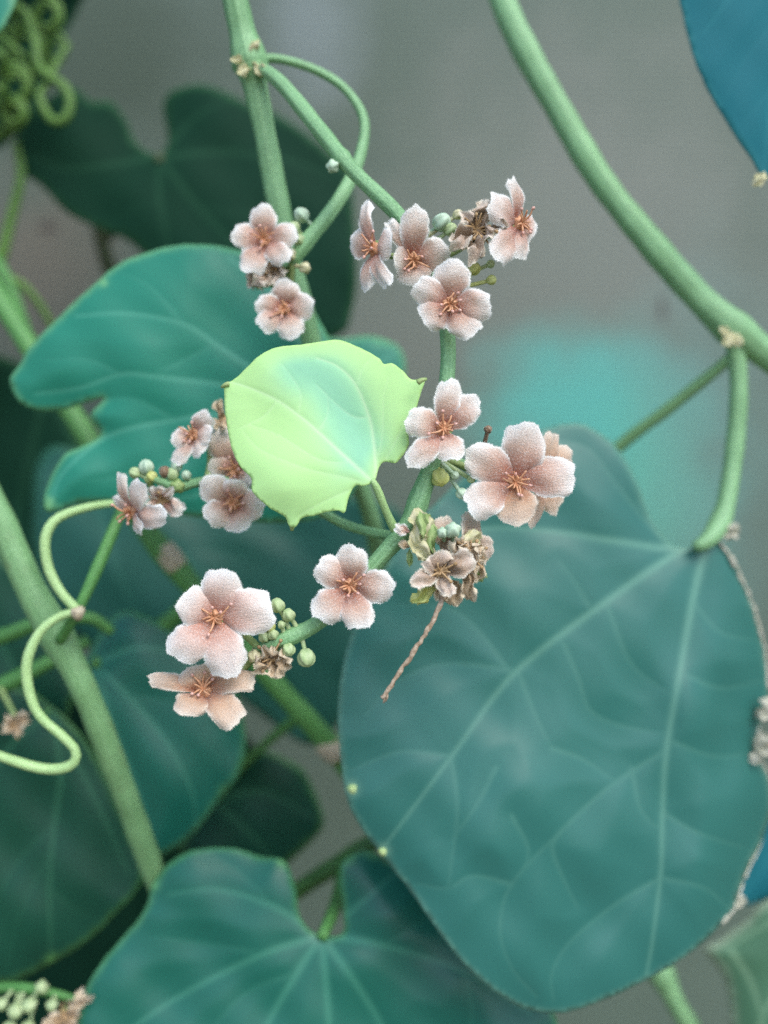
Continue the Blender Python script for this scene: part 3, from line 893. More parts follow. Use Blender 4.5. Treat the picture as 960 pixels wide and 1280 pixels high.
# --- withered cluster with the dry twig
DC = 0.1305
axis([(520, 640, 0.1345, 10), (545, 672, 0.1345, 10), (565, 690, 0.135, 10), (575, 690, 0.135, 8)])
stem('flower_stalk', [(515, 645, 0.1345, 12), (545, 672, 0.135, 11), (570, 690, 0.1355, 9), (585, 690, 0.1355, 6)], M['stem'], vine, ribs=6, rib=0.05, sides=18)
SCR = [('bract', 535, 690, 522, 636, 26, 'husk', 0.0, 0.22), ('bract', 541, 692, 530, 640, 20, 'calyx', 0.001, 0.2), ('bract', 545, 694, 512, 668, 26, 'husk', 0.0006, 0.3), ('bract', 540, 694, 520, 690, 18, 'husk', 0.001, 0.3),
       ('withered_petal', 560, 690, 548, 646, 30, 'petal_dry', -0.003, 0.1), ('withered_petal', 580, 690, 598, 645, 30, 'petal_dry', -0.004, 0.12), ('withered_petal', 586, 692, 617, 680, 34, 'petal_dry', -0.002, 0.12),
       ('withered_petal', 580, 700, 604, 722, 24, 'petal_husk', 0.0, 0.35), ('bract', 585, 705, 603, 726, 16, 'calyx', -0.001, 0.2), ('bract', 585, 692, 590, 662, 22, 'husk', 0.001, 0.25),
       ('withered_petal', 578, 688, 600, 700, 22, 'petal_husk', 0.002, 0.5), ('withered_petal', 578, 690, 570, 672, 22, 'petal_husk', 0.0025, 0.5), ('withered_petal', 575, 698, 590, 752, 16, 'petal_husk', 0.001, 0.35),
       ('withered_petal', 558, 722, 573, 756, 24, 'petal_husk', 0.001, 0.3), ('withered_petal', 555, 724, 552, 752, 20, 'petal_husk', 0.001, 0.3), ('bract', 540, 722, 524, 745, 10, 'calyx', 0.0, 0.15),
       ('bract', 545, 728, 520, 757, 16, 'bud_yellow', 0.001, 0.25), ('withered_petal', 512, 664, 494, 661, 12, 'petal', 0.001, 0.2), ('bract', 512, 684, 500, 678, 8, 'petal_husk', 0.0, 0.1), ('bract', 512, 686, 511, 707, 6, 'calyx', 0.0, 0.1)]
for k, (nm, a, b_, tx, ty, ww, m_, of, cr) in enumerate(SCR):
    scrap(vine, nm, a, b_, DC + 0.0015, tx, ty, ww, m_, of, cr, seed=300 + k)
flower(vine, 551, 714, DC - 0.001, [(593, 700, 32), (514, 726, 22), (546, 690, 32), (530, 704, 20), (560, 744, 20)], n=(-0.05, -0.95, 0.2), mat='petal_dry', wither=0.16, name='withered_flower', nst=9, attach=(560, 690, 0.135))
flower(vine, 588, 692, DC + 0.0005, [(603, 684, 16), (596, 712, 18), (574, 680, 18), (606, 700, 14)], n=(0.2, -0.95, 0.1), mat='petal_husk', wither=0.5, name='withered_flower', nst=12, attach=(580, 690, 0.1355))
bud(vine, 566, 663, DC, 10, 'bud_cool', attach=(565, 690, 0.135)); bud(vine, 553, 666, DC, 7, 'bud_cool', attach=(560, 690, 0.135))
tw = [(556, 735, 0.1298, 7), (549, 760, 0.1294, 7), (530, 795, 0.1288, 6), (508, 828, 0.1284, 6), (490, 855, 0.128, 6), (478, 874, 0.1278, 6)]
pth, rd = px_path(tw, step=0.0006)
g = tube_geo(pth + rng.normal(size=pth.shape) * 0.00006, rd * (1 + 0.12 * rng.normal(size=len(rd))), 9, 0, 0, True, 0.10)
twig = mesh('dead_flower_stalk', g[0], g[1], M['twig'], vine, pth[0], {'st': g[2]})
for k in range(4):
    e = pth[-1] + np.array([rng.normal() * 0.0003, rng.normal() * 0.0002, -0.0002 - 0.0004 * rng.random()])
    g = tube_geo(np.stack([pth[-3], (pth[-3] + e) / 2 + rng.normal(size=3) * 0.0001, e]), [0.00018, 0.00014, 0.00006], 6)
    mesh('splinter', g[0], g[1], M['twig'], twig)

# --- flowers below
EC = 0.1300
flower(vine, 437, 732, EC, [(442, 683, 40), (491, 735, 41), (448, 786, 41), (398, 773, 43), (399, 704, 38)], n=(0.0, -0.99, 0.05), deep=0.0014, nst=10, mat='petal')
flower(vine, 268, 772, EC, [(286, 714, 54), (339, 754, 58), (291, 844, 52), (222, 826, 52), (225, 748, 50)], n=(-0.03, -0.98, 0.1), mat='petal_rose', nst=9, stam=1.15, attach=(322, 808, 0.133), lift=0.0014)
flower(vine, 254, 861, EC + 0.002, [(185, 849, 23), (243, 832, 60, 0.001), (318, 846, 34), (298, 900, 40), (229, 892, 46)], n=(0.0, -0.76, 0.64), mat='petal_tan', nst=9, attach=(322, 815, 0.133), lift=0.0008, cup=0.12, bulge=0.14)
flower(vine, 340, 822, EC + 0.0025, [(318, 838, 24), (352, 846, 22), (366, 826, 22), (330, 812, 20), (348, 815, 18)], n=(0.2, -0.9, -0.2), mat='petal_husk', wither=0.5, name='withered_flower', nst=6)
for (x, y, r, m_) in ((347, 757, 9, 'bud'), (361, 769, 8, 'bud'), (383, 822, 11, 'bud'), (361, 812, 8, 'bud'), (336, 783, 8, 'bud_yellow'), (341, 793, 7, 'bud'), (330, 796, 7, 'bud'), (318, 820, 8, 'husk'), (352, 781, 5, 'bud')):
    bud(vine, x, y, EC + 0.002, r, m_)

def vine_thing(label, cat, origin):
    return thing('climbing_vine', label, cat, origin, 'vines climbing in front of the wall')

# ================================================================== 2. vine with the great leaf
v2 = vine_thing('thick green vine slanting over bare wall with the largest blue green leaf', 'vine', P(1130, 560, 0.190))
rp = [(560, -260, 0.185, 33), (600, -90, 0.182, 33), (628, 0, 0.180, 33), (655, 60, 0.179, 33), (700, 140, 0.178, 33), (750, 224, 0.177, 33), (810, 300, 0.176, 34), (868, 366, 0.176, 36), (915, 410, 0.176, 38), (985, 462, 0.178, 36), (1060, 510, 0.182, 34), (1130, 560, 0.190, 34)]
stem('stem', rp, M['stem'], v2, nodes=((917, 412, 0.2, 0.003),), ribs=8, rib=0.03)
stem('side_shoot', [(912, 448, 0.177, 14), (880, 475, 0.180, 14), (830, 515, 0.185, 15), (780, 553, 0.190, 15), (720, 610, 0.196, 14), (670, 680, 0.20, 12)], M['stem_dull'], v2, ribs=6, sides=20)
for k, (tx, ty, ww) in enumerate(((905, 430, 12), (925, 432, 12), (900, 415, 10))):
    scrap(v2, 'bract', 915, 416, 0.172, tx, ty, ww, 'husk', 0.001, 0.2, seed=90 + k)
bl = [(885, 672), (866, 682), (848, 684), (830, 672), (812, 645), (797, 605), (775, 565), (748, 540), (715, 529), (670, 540), (620, 565), (565, 610), (520, 655), (488, 700), (460, 745), (440, 790), (427, 840), (422, 890), (425, 940), (430, 985),
      (440, 1015), (458, 1045), (474, 1064), (490, 1085), (515, 1117), (545, 1160), (580, 1205), (620, 1240), (660, 1262), (700, 1266), (740, 1256), (790, 1234), (830, 1213), (870, 1186), (900, 1157), (918, 1134), (932, 1092), (953, 1050), (966, 1010),
      (960, 970), (946, 940), (951, 905), (962, 868), (958, 820), (945, 765), (925, 716), (904, 680)]
bprim = [[(885, 672), (850, 688), (740, 765), (640, 845), (565, 945), (490, 1045), (476, 1062)], [(885, 672), (868, 740), (850, 840), (833, 940), (828, 1020), (826, 1090), (815, 1180), (808, 1218)],
         [(885, 672), (840, 685), (760, 675), (680, 663), (600, 662), (540, 690)]]
bsec = [[(850, 686), (815, 660), (770, 605), (735, 560), (690, 550)], [(833, 937), (760, 985), (700, 1040), (640, 1105), (625, 1160), (640, 1210), (670, 1245)], [(826, 1097), (770, 1130), (715, 1175), (690, 1215), (692, 1250)],
        [(648, 838), (560, 830), (500, 850), (460, 890)], [(565, 945), (500, 940), (440, 962)], [(700, 795), (722, 845), (740, 890), (790, 910), (836, 918)], [(650, 845), (668, 890), (690, 935)], [(565, 950), (572, 1010), (565, 1075), (560, 1110)],
        [(640, 1105), (590, 1095), (560, 1110), (520, 1105)], [(700, 1040), (690, 1060), (705, 1100), (720, 1130)], [(640, 1020), (660, 1060), (655, 1085)], [(828, 1097), (880, 1110), (912, 1136)], [(836, 925), (890, 945), (945, 942)],
        [(850, 840), (900, 860), (955, 850)], [(865, 750), (900, 790), (945, 800)], [(740, 765), (720, 730), (700, 700)], [(640, 845), (600, 790), (560, 760), (500, 755)], [(828, 1015), (870, 1040), (930, 1060)],
        [(790, 960), (800, 1010), (826, 1040)], [(690, 935), (730, 950), (770, 978)], [(760, 760), (790, 830), (842, 870)], [(620, 960), (600, 1000), (565, 1050)]]
def bfold(x, y):
    # right side arches back, lower-left blade swells forward
    r = np.clip((x - (905 - (y - 680) * 0.09)) / 70, 0, 1.5)
    return -0.0080 * r ** 1.6 + 0.0022 * np.exp(-(((x - 860) / 40) ** 2 + ((y - 900) / 90) ** 2)) + 0.0024 * np.exp(-(((x - 640) / 130) ** 2 + ((y - 1030) / 130) ** 2)) - 0.002 * np.exp(-(((x - 905) / 25) ** 2 + ((y - 900) / 80) ** 2))
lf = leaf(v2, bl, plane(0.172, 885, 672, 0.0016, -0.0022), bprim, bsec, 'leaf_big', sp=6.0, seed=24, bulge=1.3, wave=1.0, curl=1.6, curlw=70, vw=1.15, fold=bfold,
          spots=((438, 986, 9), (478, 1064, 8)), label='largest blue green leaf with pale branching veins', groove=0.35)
petiole(lf, [(917, 418, 0.176, 24), (923, 480, 0.1765, 22), (919, 550, 0.177, 22), (909, 620, 0.1755, 23), (900, 652, 0.174, 26), (884, 676, 0.1715, 20), (868, 684, 0.1712, 12)], 'stem')
SCO = [((905, 674), (922, 656), 20), ((950, 900), (968, 875), 26), ((946, 938), (972, 922), 32), ((948, 944), (938, 952), 14), ((918, 1135), (928, 1118), 16)]
def edge_strip(pts, w0):
    q = spline(pts, step=5.0)
    d_ = 0.172 + 0.0016 * (q[:, 0] - 885) / 100 - 0.0022 * (q[:, 1] - 672) / 100 - bfold(q[:, 0], q[:, 1]) + 0.0012
    pth = np.stack([P(a, b, c) for (a, b), c in zip(q, d_)]) + rng.normal(size=(len(q), 3)) * 0.00012
    rd = mm(w0, 0.172) / 2 * (0.55 + 0.9 * rng.random(len(q)))
    rd[0] = rd[-1] = 0.0001
    g = tube_geo(pth, rd, 9, 0, 0, True, 0.25, 0.5)
    mesh('scorched_edge', g[0], g[1], M['scorch'], lf, pth[0])
edge_strip([(898, 676), (904, 682), (924, 717), (944, 766), (957, 820), (961, 866)], 4.5)
edge_strip([(950, 905), (945, 938), (958, 966), (965, 1005)], 4.5)
edge_strip([(954, 1048), (933, 1090), (919, 1132), (902, 1155)], 5)
for k, (a, b_, ww) in enumerate(SCO):
    C = P(a[0], a[1], 0.1725)
    g = petal_geo(C, P(b_[0], b_[1], 0.173), mm(ww, 0.172), nrm((0, -1, 0.2)), 0.1, 0.3, 0.0, 0.1, 0.1, 700 + k, 0.3, 0.4, False)
    mesh('scorched_edge', g[0], g[1], M['scorch'], lf, C, {'st': g[2]})

# ================================================================== 3. thick stem with tendril
v3 = vine_thing('stout grey green vine stem with a pale coiling tendril looping at its side', 'vine', P(215, 1150, 0.172))
stem('stem', [(-160, 380, 0.160, 36), (-60, 540, 0.160, 36), (0, 650, 0.160, 36), (38, 735, 0.160, 37), (75, 802, 0.161, 38), (108, 868, 0.162, 33), (150, 975, 0.168, 31), (190, 1085, 0.178, 29), (215, 1150, 0.186, 28), (235, 1260, 0.200, 28), (240, 1700, 0.230, 28)], M['stem_dull'], v3,
     nodes=((72, 795, 0.12, 0.003),), ribs=10, rib=0.025)
TN = (98, 764, 0.1535)
stem('tendril', [(98, 764, 0.1535, 10), (74, 771, 0.1525, 11), (48, 793, 0.1515, 12), (33, 835, 0.151, 13), (45, 888, 0.151, 12), (80, 922, 0.151, 12), (95, 940, 0.151, 12), (88, 957, 0.151, 13), (55, 961, 0.151, 13), (0, 945, 0.150, 12), (-70, 915, 0.149, 11)], M['tendril'], v3, ribs=0, sides=16)
stem('tendril', [(98, 764, 0.1535, 11), (76, 740, 0.1530, 12), (60, 708, 0.153, 13), (57, 672, 0.153, 13), (72, 648, 0.154, 12), (110, 634, 0.156, 10), (150, 628, 0.160, 8)], M['tendril'], v3, ribs=0, sides=16)
stem('side_shoot', [(75, 800, 0.1585, 14), (90, 775, 0.1560, 14), (106, 745, 0.156, 14), (126, 700, 0.158, 15), (150, 642, 0.162, 14), (170, 590, 0.171, 13), (185, 540, 0.18, 12)], M['stem_fresh'], v3, ribs=6, sides=18)
g = lathe_geo(P(97, 766, 0.1530), (0, -1, 0.2), [(0.0001, -0.0013), (0.0010, -0.0008), (0.0013, 0.0), (0.0009, 0.0008), (0.0001, 0.0011)], 14, 3, 0.12)
mesh('node', g[0], g[1], M['node'], v3)

# ================================================================== 4. jointed back stem with leaves
v4 = vine_thing('slim green vine stem with pale brown joints passing behind the lower flowers', 'vine', P(470, 1010, 0.205))
bs = [(-120, 200, 0.205, 26), (-20, 345, 0.203, 26), (60, 470, 0.200, 26), (100, 532, 0.198, 27), (185, 665, 0.194, 27), (215, 702, 0.194, 28), (250, 745, 0.194, 27), (335, 845, 0.196, 26), (415, 935, 0.199, 26), (470, 1010, 0.205, 25)]
stem('stem', bs, M['stem_fresh'], v4, nodes=((215, 700, 0.15, 0.003), (416, 936, 0.2, 0.002)), ribs=8)
for (x, y, d_, dx, dy) in ((213, 698, 0.1935, 10, 13), (414, 936, 0.1985, 12, 8)):
    pth, rd = px_path([(x - dx, y - dy, d_, 27), (x, y, d_, 31), (x + dx, y + dy, d_, 28)], step=0.0006)
    g = tube_geo(pth, rd, 22, 7, 0.03, True, 0.03)
    mesh('node', g[0], g[1], M['node'], v4, None, {'st': g[2]})
stem('side_shoot', [(248, 742, 0.195, 20), (222, 768, 0.196, 22), (195, 790, 0.198, 22), (150, 830, 0.205, 18)], M['stem_fresh'], v4, ribs=6, sides=18)
g1 = [(100, 850), (107, 824), (119, 801), (134, 778), (157, 763), (184, 771), (214, 787), (257, 815), (292, 858), (306, 905), (306, 940), (296, 972), (273, 1001), (241, 1043), (208, 1067), (186, 1069), (160, 1010), (130, 940)]
lf = leaf(v4, g1, plane(0.193, 150, 800, 0.0008, -0.0018), [[(118, 830), (160, 870), (210, 930), (240, 990), (245, 1030)], [(118, 830), (170, 810), (220, 820), (280, 870)], [(118, 830), (140, 900), (170, 980), (190, 1050)]], [[(160, 870), (220, 880), (290, 930)]],
     'leaf_deep', sp=8, seed=8, bulge=1.5, wave=1.6, curl=2.5, vw=0.9, spots=((283, 990, 7),))
petiole(lf, [(118, 832, 0.193, 12), (130, 820, 0.197, 13), (152, 828, 0.204, 14)], 'stem_fresh')
h1 = [(225, 1060), (255, 1010), (290, 957), (320, 938), (350, 945), (378, 962), (395, 993), (405, 1030), (386, 1056), (362, 1078), (320, 1120), (250, 1120)]
lf = leaf(v4, h1, plane(0.215, 320, 1020, 0.0, -0.002), [[(265, 1000), (300, 1030), (330, 1060), (345, 1085)], [(265, 1000), (330, 990), (390, 1020)]], [], 'leaf_mid', sp=9, seed=9, bulge=1.0, wave=1.0)
petiole(lf, [(265, 1002, 0.216, 10), (300, 960, 0.215, 11), (370, 900, 0.207, 12), (400, 915, 0.200, 12)], 'stem_fresh')

# ================================================================== 5. shaded vine close to the wall
v5 = vine_thing('shaded vine nearest the wall with a dark notched leaf above the teal leaf', 'vine', P(60, 1900, 0.330))
stem('stem', [(118, 250, 0.262, 17), (132, 320, 0.262, 18), (165, 420, 0.268, 20), (200, 560, 0.280, 22), (230, 800, 0.290, 24), (200, 1200, 0.31, 26), (60, 1900, 0.33, 28), (20, 3000, 0.35, 34), (10, 4700, 0.33, 40)], M['stem_olive'], v5, ribs=7)
fl = [(17, 186), (28, 152), (50, 130), (88, 108), (113, 126), (140, 128), (158, 152), (172, 180), (195, 194), (209, 180), (207, 155), (204, 130), (216, 112), (250, 106), (282, 115), (312, 130), (350, 145), (387, 170), (415, 195), (436, 217), (444, 280),
      (446, 350), (440, 390), (428, 416), (380, 430), (300, 405), (220, 355), (165, 305), (125, 286), (85, 266), (50, 232), (24, 212)]
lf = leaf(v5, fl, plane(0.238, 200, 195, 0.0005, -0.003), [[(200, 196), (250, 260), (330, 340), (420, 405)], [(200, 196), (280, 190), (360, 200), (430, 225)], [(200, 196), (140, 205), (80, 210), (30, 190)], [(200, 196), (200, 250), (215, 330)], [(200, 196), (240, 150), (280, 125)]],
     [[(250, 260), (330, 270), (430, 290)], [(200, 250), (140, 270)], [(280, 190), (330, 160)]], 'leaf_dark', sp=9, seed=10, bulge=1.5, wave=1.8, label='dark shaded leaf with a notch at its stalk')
petiole(lf, [(200, 197, 0.238, 12), (190, 225, 0.250, 13), (160, 270, 0.258, 14), (128, 300, 0.262, 14)], 'stem_olive')
ml = [(-70, 430), (0, 445), (50, 470), (90, 530), (110, 610), (105, 690), (70, 740), (0, 760), (-70, 740)]
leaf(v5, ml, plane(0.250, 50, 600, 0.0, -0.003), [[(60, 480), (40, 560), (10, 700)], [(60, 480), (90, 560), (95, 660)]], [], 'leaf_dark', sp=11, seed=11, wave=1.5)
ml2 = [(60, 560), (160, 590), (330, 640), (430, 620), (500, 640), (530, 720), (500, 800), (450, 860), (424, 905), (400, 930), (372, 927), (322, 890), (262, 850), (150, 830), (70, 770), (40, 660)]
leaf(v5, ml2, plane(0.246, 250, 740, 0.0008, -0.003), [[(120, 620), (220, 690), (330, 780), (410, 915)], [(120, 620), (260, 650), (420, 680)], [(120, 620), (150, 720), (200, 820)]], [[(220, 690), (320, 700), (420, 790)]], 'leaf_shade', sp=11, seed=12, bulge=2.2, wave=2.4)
ql = [(395, 430), (430, 424), (460, 420), (490, 428), (504, 443), (505, 470), (480, 520), (430, 540), (390, 500)]
leaf(v5, ql, plane(0.205, 450, 450, 0.0, -0.002), [[(410, 500), (450, 470), (495, 440)]], [], 'leaf_teal', sp=9, seed=13)
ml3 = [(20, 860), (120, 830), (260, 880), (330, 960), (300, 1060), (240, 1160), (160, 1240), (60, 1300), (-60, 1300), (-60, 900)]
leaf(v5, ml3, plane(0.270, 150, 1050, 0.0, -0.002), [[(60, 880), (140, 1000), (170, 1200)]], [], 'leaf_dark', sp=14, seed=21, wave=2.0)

# ================================================================== 6. lower left vine with a bud cluster
v6 = vine_thing('vine with a broad deep green leaf and small buds beside a dry brown flower', 'vine', P(-80, 1600, 0.200))
stem('stem', [(-230, 640, 0.190, 26), (-150, 800, 0.186, 26), (-90, 1000, 0.184, 26), (-80, 1230, 0.184, 26), (-80, 1600, 0.20, 26), (-60, 2600, 0.24, 28)], M['stem_dull'], v6, ribs=8)
g2l = [(-140, 860), (-60, 850), (0, 852), (60, 880), (110, 930), (150, 1010), (178, 1080), (176, 1105), (148, 1138), (109, 1176), (66, 1203), (33, 1220), (0, 1230), (-60, 1225), (-130, 1150), (-170, 1000)]
lf = leaf(v6, g2l, plane(0.193, 50, 1000, 0.0006, -0.0016), [[(62, 890), (76, 960), (68, 1030), (62, 1110), (64, 1200)], [(62, 890), (110, 980), (160, 1090)], [(62, 890), (0, 950), (-60, 1080)]], [[(68, 1030), (20, 1080), (-20, 1160)], [(62, 1110), (100, 1140), (130, 1150)], [(66, 1060), (30, 1130), (10, 1200)]],
     'leaf_mid', sp=8, seed=14, bulge=1.6, wave=1.6, spots=((66, 1201, 7),), vw=1.0)
petiole(lf, [(62, 892, 0.195, 12), (30, 870, 0.199, 13), (-60, 880, 0.195, 14), (-120, 920, 0.186, 14)], 'stem_fresh')
g3l = [(-90, 660), (-20, 680), (25, 715), (70, 790), (95, 850), (70, 930), (20, 960), (-60, 950), (-110, 820)]
lf = leaf(v6, g3l, plane(0.205, 20, 820, 0.0, -0.0015), [[(-60, 700), (0, 800), (50, 920)]], [], 'leaf_mid', sp=10, seed=15, wave=1.5)
stem('side_shoot', [(-150, 800, 0.187, 20), (-60, 808, 0.184, 20), (0, 796, 0.180, 19), (48, 780, 0.178, 17), (110, 772, 0.18, 15), (140, 790, 0.182, 12)], M['stem_fresh'], v6, ribs=6, sides=18)
stem('side_shoot', [(-130, 900, 0.186, 22), (-50, 878, 0.184, 22), (0, 858, 0.183, 21), (60, 828, 0.183, 18), (110, 800, 0.186, 14)], M['stem_fresh'], v6, ribs=6, sides=18)
fa = [(-85, 1250, 0.184, 14), (-30, 1238, 0.176, 13), (20, 1234, 0.172, 12), (60, 1240, 0.171, 11), (100, 1250, 0.171, 7)]
stem('flower_stalk', fa, M['stem_fresh'], v6, ribs=6, sides=18)
AXES.clear(); axis(fa)
for (x, y, r) in ((37, 1256, 9), (20, 1263, 9), (52, 1234, 8), (65, 1256, 7), (2, 1255, 7), (12, 1285, 8), (35, 1285, 8)):
    bud(v6, x, y, 0.168, r, 'bud')
for (x, y) in ((18, 907),):
    flower(v6, x, y, 0.172, [(5, 915, 14), (35, 892, 16), (28, 915, 14), (10, 895, 12)], n=(0.2, -0.9, 0.2), mat='petal_husk', wither=0.4, name='withered_flower', nst=4, attach=(0, 860, 0.18))
flower(v6, 80, 1272, 0.168, [(105, 1238, 14), (116, 1246, 10), (100, 1262, 16), (50, 1290, 22), (90, 1300, 20), (62, 1276, 18)], n=(0.2, -0.9, 0.3), mat='petal_husk', wither=0.35, name='withered_flower', nst=6)

# ================================================================== 7. bottom vine
v7 = vine_thing('dark green vine at the bottom with a teal leaf whose veins fan from a notch', 'vine', P(560, 1700, 0.205))
stem('stem', [(300, 1200, 0.206, 20), (345, 1135, 0.204, 20), (380, 1108, 0.203, 21), (420, 1082, 0.202, 22), (465, 1054, 0.201, 22), (530, 1040, 0.204, 22), (600, 1120, 0.206, 22), (640, 1300, 0.206, 22), (560, 1700, 0.205, 24), (420, 2600, 0.25, 28)], M['stem_dark'], v7, ribs=8)
dl = [(104, 1244), (131, 1198), (164, 1160), (183, 1132), (192, 1102), (219, 1073), (252, 1061), (295, 1061), (328, 1071), (354, 1075), (368, 1104), (376, 1147), (398, 1168), (428, 1166), (429, 1139), (425, 1098), (430, 1076), (446, 1066), (466, 1064),
      (500, 1085), (550, 1120), (610, 1175), (665, 1232), (696, 1275), (692, 1340), (620, 1420), (480, 1460), (300, 1440), (160, 1380), (98, 1310)]
dprim = [[(402, 1170), (340, 1132), (270, 1112), (210, 1118)], [(402, 1170), (330, 1192), (220, 1248), (130, 1310)], [(402, 1170), (372, 1215), (330, 1290), (290, 1390)], [(402, 1170), (408, 1235), (412, 1300), (415, 1440)],
         [(402, 1170), (440, 1222), (482, 1290), (540, 1400)], [(402, 1170), (480, 1182), (580, 1215), (660, 1265)], [(402, 1170), (450, 1130), (490, 1095)]]
lf = leaf(v7, dl, plane(0.172, 400, 1168, 0.0, -0.003), dprim, [[(340, 1132), (300, 1090), (270, 1070)], [(330, 1192), (260, 1180), (190, 1170)], [(372, 1215), (310, 1240), (250, 1300)], [(480, 1182), (530, 1150)], [(580, 1215), (590, 1270), (570, 1340)], [(482, 1290), (520, 1290), (560, 1310)]],
     'leaf_deep', sp=7, seed=16, bulge=1.8, wave=1.4, curl=2.2, vw=1.15, spots=((354, 1076, 7), (436, 1072, 7), (466, 1064, 7), (190, 1105, 7)), groove=0.35)
petiole(lf, [(402, 1172, 0.1718, 14), (412, 1150, 0.176, 16), (424, 1120, 0.188, 18), (432, 1078, 0.202, 18)], 'stem_fresh')

# ================================================================== 8. lower right vine
v8 = vine_thing('pale green leafed vine with a whitish leaf edge below the largest leaf', 'vine', P(900, 1700, 0.215))
stem('stem', [(770, 1090, 0.215, 18), (800, 1170, 0.213, 20), (828, 1220, 0.212, 22), (846, 1256, 0.211, 24), (880, 1320, 0.211, 24), (920, 1480, 0.212, 24), (900, 1700, 0.215, 24), (860, 2700, 0.26, 28)], M['stem'], v8, ribs=8, nodes=((824, 1216, 0.5, 0.003),))
jl = [(881, 1187), (898, 1176), (930, 1152), (965, 1122), (1060, 1085), (1140, 1180), (1120, 1330), (1000, 1420), (935, 1400), (916, 1300), (910, 1245), (899, 1212)]
lf = leaf(v8, jl, plane(0.200, 920, 1220, -0.001, -0.002), [[(1080, 1110), (1010, 1180), (950, 1280), (935, 1380)], [(1080, 1110), (990, 1140), (900, 1190)], [(915, 1190), (940, 1230), (958, 1290)]], [], 'leaf_pale', sp=8, seed=17, curl=3, rimw=7)
petiole(lf, [(1080, 1110, 0.197, 12), (1090, 1200, 0.206, 13), (1010, 1350, 0.212, 14), (915, 1440, 0.212, 14)], 'stem_fresh')
kl = [(925, 1130), (925, 1090), (940, 1040), (958, 990), (1000, 960), (1060, 990), (1070, 1070), (1010, 1120), (965, 1125)]
lf = leaf(v8, kl, plane(0.212, 960, 1050, -0.001, -0.006), [[(1050, 1000), (990, 1040), (935, 1110)]], [], 'leaf_blue', sp=8, seed=18)

# ================================================================== 9. upper right leaf
v9 = vine_thing('blue green leaf hanging from a vine high beside the slanting stem', 'vine', P(1330, 900, 0.200))
stem('stem', [(1090, -560, 0.20, 28), (1130, -240, 0.195, 28), (1190, 60, 0.190, 28), (1260, 420, 0.190, 28), (1330, 900, 0.20, 28), (1300, 2200, 0.25, 30)], M['stem'], v9, ribs=8)
il = [(835, -110), (842, -50), (850, 0), (860, 45), (874, 88), (895, 130), (920, 170), (940, 198), (957, 222), (990, 205), (1060, 150), (1120, 40), (1110, -110), (1030, -190), (920, -180)]
lf = leaf(v9, il, plane(0.166, 920, 60, 0.0010, -0.0035), [[(1060, -130), (1000, 0), (965, 110), (956, 215)], [(1060, -130), (960, -60), (880, 40)], [(1060, -130), (1080, 0), (1050, 120)]], [[(1000, 0), (940, 60), (905, 130)], [(965, 110), (930, 150)]], 'leaf_blue', sp=7, seed=19, bulge=1.2, wave=1.0, vw=0.8)
petiole(lf, [(1060, -130, 0.174, 13), (1090, -190, 0.182, 14), (1130, -220, 0.193, 14)], 'stem_fresh')
scrap(v9, 'leaf_tip', 957, 215, 0.157, 944, 232, 12, 'husk', 0.0, 0.2, seed=801)

# ================================================================== 10. upper left tangle of tendrils
v10 = vine_thing('vine with a tangle of curled yellow green tendrils over a dark leaf', 'vine', P(-60, 900, 0.260))
stem('stem', [(-40, -300, 0.225, 20), (-30, -60, 0.228, 20), (-20, 120, 0.232, 20), (-40, 420, 0.24, 22), (-60, 900, 0.26, 24), (-90, 2200, 0.33, 28)], M['stem_fresh'], v10, ribs=7)
kl2 = [(-60, -90), (40, -100), (112, -40), (98, 10), (76, 52), (58, 108), (20, 168), (-20, 185), (-70, 120)]
lf = leaf(v10, kl2, plane(0.262, 20, 40, 0.0, -0.003), [[(60, -80), (40, 20), (0, 150)], [(60, -80), (85, 0)]], [], 'leaf_dark', sp=9, seed=20)
cl = [(-60, -60), (0, -80), (30, -40), (20, 0), (10, 22), (-2, 40), (-50, 60)]
leaf(v10, cl, plane(0.175, 0, 0, 0.0, -0.003), [[(-40, -60), (-10, 20)]], [], 'leaf_teal', sp=8, seed=22)
def coil(cx, cy, r0, r1, turns, d, wpx, start, squash=1.0, lead=()):
    pts = list(lead)
    k = int(turns * 10)
    for i in range(k + 1):
        a = start + 2 * math.pi * turns * i / k
        r = r0 + (r1 - r0) * i / k
        pts.append((cx + r * math.cos(a), cy + r * math.sin(a) * squash, d + 0.016 - 0.0045 * i / k + 0.001 * math.sin(a), wpx * (1 - 0.3 * i / k)))
    return stem('tendril', pts, M['tendril_deep'], v10, ribs=0, sides=12)
stem('tendril', [(-25, 40, 0.231, 9), (5, 20, 0.232, 10), (20, 8, 0.227, 10), (36, 22, 0.226, 10), (44, 50, 0.225, 11), (48, 80, 0.224, 11), (62, 96, 0.223, 11), (80, 108, 0.223, 12), (88, 128, 0.223, 12), (82, 148, 0.223, 12), (68, 152, 0.223, 12), (56, 138, 0.224, 11), (50, 118, 0.224, 10), (62, 100, 0.225, 9), (74, 74, 0.226, 8), (86, 56, 0.227, 7)], M['tendril_deep'], v10, ribs=0, sides=12)
coil(58, 20, 20, 9, 2.0, 0.212, 8, -1.8, 1.2, lead=((-28, -50, 0.229, 8), (20, -50, 0.220, 8), (50, -30, 0.214, 8)))
coil(18, 108, 22, 9, 2.2, 0.210, 9, -2.4, 1.25, lead=((-22, 60, 0.231, 8), (-6, 60, 0.220, 8), (4, 72, 0.214, 9)))
coil(16, 142, 18, 8, 1.8, 0.209, 9, -2.0, 1.1, lead=((-22, 150, 0.232, 8), (-12, 120, 0.220, 8), (0, 110, 0.213, 9)))
coil(34, 62, 24, 10, 1.7, 0.222, 8, 1.0, 1.5, lead=((-24, 80, 0.231, 8), (0, 90, 0.226, 8)))
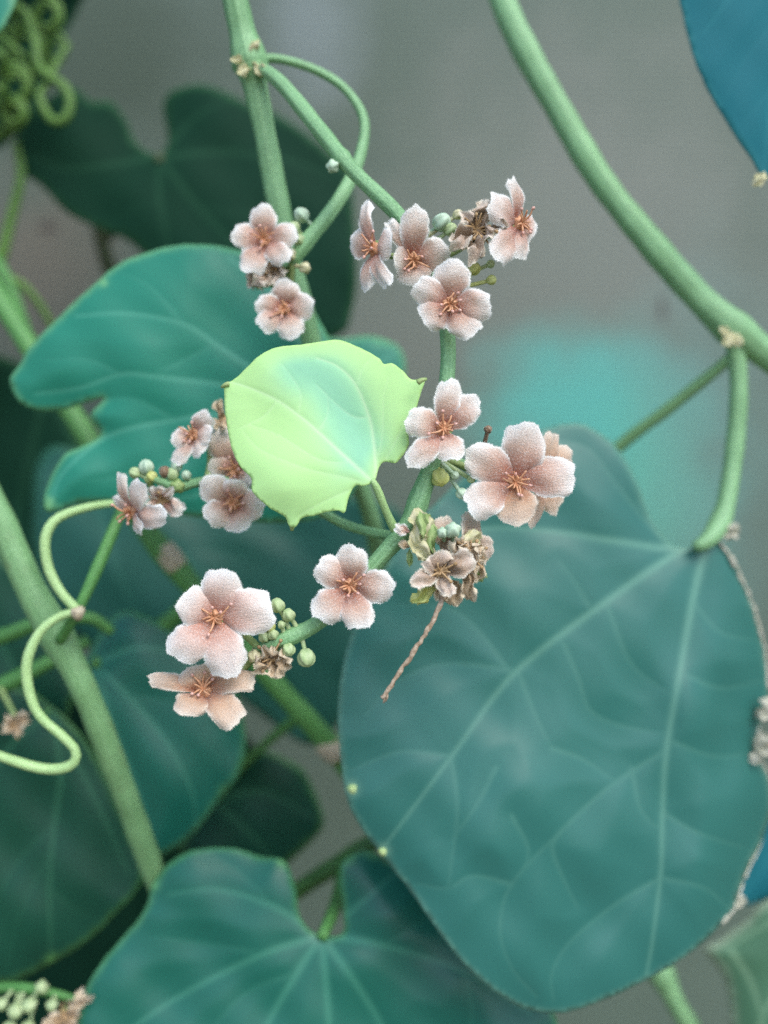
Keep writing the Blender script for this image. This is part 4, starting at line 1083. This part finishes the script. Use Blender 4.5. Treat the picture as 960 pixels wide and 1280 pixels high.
coil(-2, 150, 26, 12, 1.6, 0.216, 9, -0.5, 0.9, lead=((-24, 110, 0.231, 8), (8, 128, 0.222, 8)))
coil(70, 62, 16, 6, 1.6, 0.224, 7, 2.0, 1.6, lead=((-26, 20, 0.230, 7), (30, 70, 0.226, 7)))
coil(10, 20, 16, 7, 1.4, 0.214, 7, 0.4, 2.4, lead=((-28, -20, 0.229, 8), (0, -10, 0.220, 8)))
stem('side_shoot', [(-38, 380, 0.24, 15), (-20, 350, 0.238, 15), (0, 325, 0.236, 14), (12, 280, 0.236, 13), (26, 220, 0.236, 12), (20, 180, 0.238, 9)], M['tendril_deep'], v10, ribs=5, sides=16)
stem('side_shoot', [(-45, 300, 0.236, 14), (-10, 320, 0.232, 14), (14, 362, 0.23, 15), (30, 410, 0.23, 15), (44, 450, 0.232, 13)], M['stem_fresh'], v10, ribs=5, sides=16)
stem('side_shoot', [(6, 345, 0.231, 10), (30, 358, 0.232, 10), (52, 385, 0.234, 9), (66, 410, 0.236, 8)], M['tendril_deep'], v10, ribs=5, sides=16)

def round_leaf(cx, cy, r, rot):
    pts = []
    for i in range(22):
        a = 2 * math.pi * i / 22
        rr = r * (1.0 - 0.42 * math.exp(-(min(a, 2 * math.pi - a) / 0.30) ** 2) + 0.22 * math.exp(-((a - math.pi) / 0.35) ** 2) + 0.03 * math.sin(5 * a + cx))
        pts.append((cx + rr * math.cos(a + rot), cy + rr * math.sin(a + rot)))
    return pts
for k, (cx, cy, r, rot, d_) in enumerate(((-330, -330, 210, -1.2, 0.215), (-120, -330, 190, -1.5, 0.235), (120, -300, 170, -1.7, 0.250), (-280, 20, 190, -1.0, 0.222), (-290, 330, 180, -0.6, 0.226), (-330, 640, 190, -0.5, 0.230), (330, -330, 150, -1.4, 0.27))):  # unseen leaves added to block sky light and darken the wall's left
    j = (cx + 0.6 * r * math.cos(rot), cy + 0.6 * r * math.sin(rot))
    def tipv(a, f=0.9):
        return [j, ((j[0] + cx) / 2 + 0.25 * r * math.cos(rot + a), (j[1] + cy) / 2 + 0.25 * r * math.sin(rot + a)), (cx + f * r * math.cos(rot + a), cy + f * r * math.sin(rot + a))]
    o_ = leaf(v10, round_leaf(cx, cy, r, rot), plane(d_, cx, cy, 0.0, -0.004), [tipv(math.pi, 1.05), tipv(2.2), tipv(-2.2), tipv(1.2), tipv(-1.2)], [], 'leaf_deep', sp=16, seed=40 + k, wave=2.0, bulge=1.5)
    petiole(o_, [(j[0], j[1], d_ + 0.001, 12), ((j[0] - 30) / 2, j[1] - 40, d_ + 0.010, 13), (-32, cy - 30, 0.236 if cy > 100 else 0.228, 14)], 'stem_fresh')
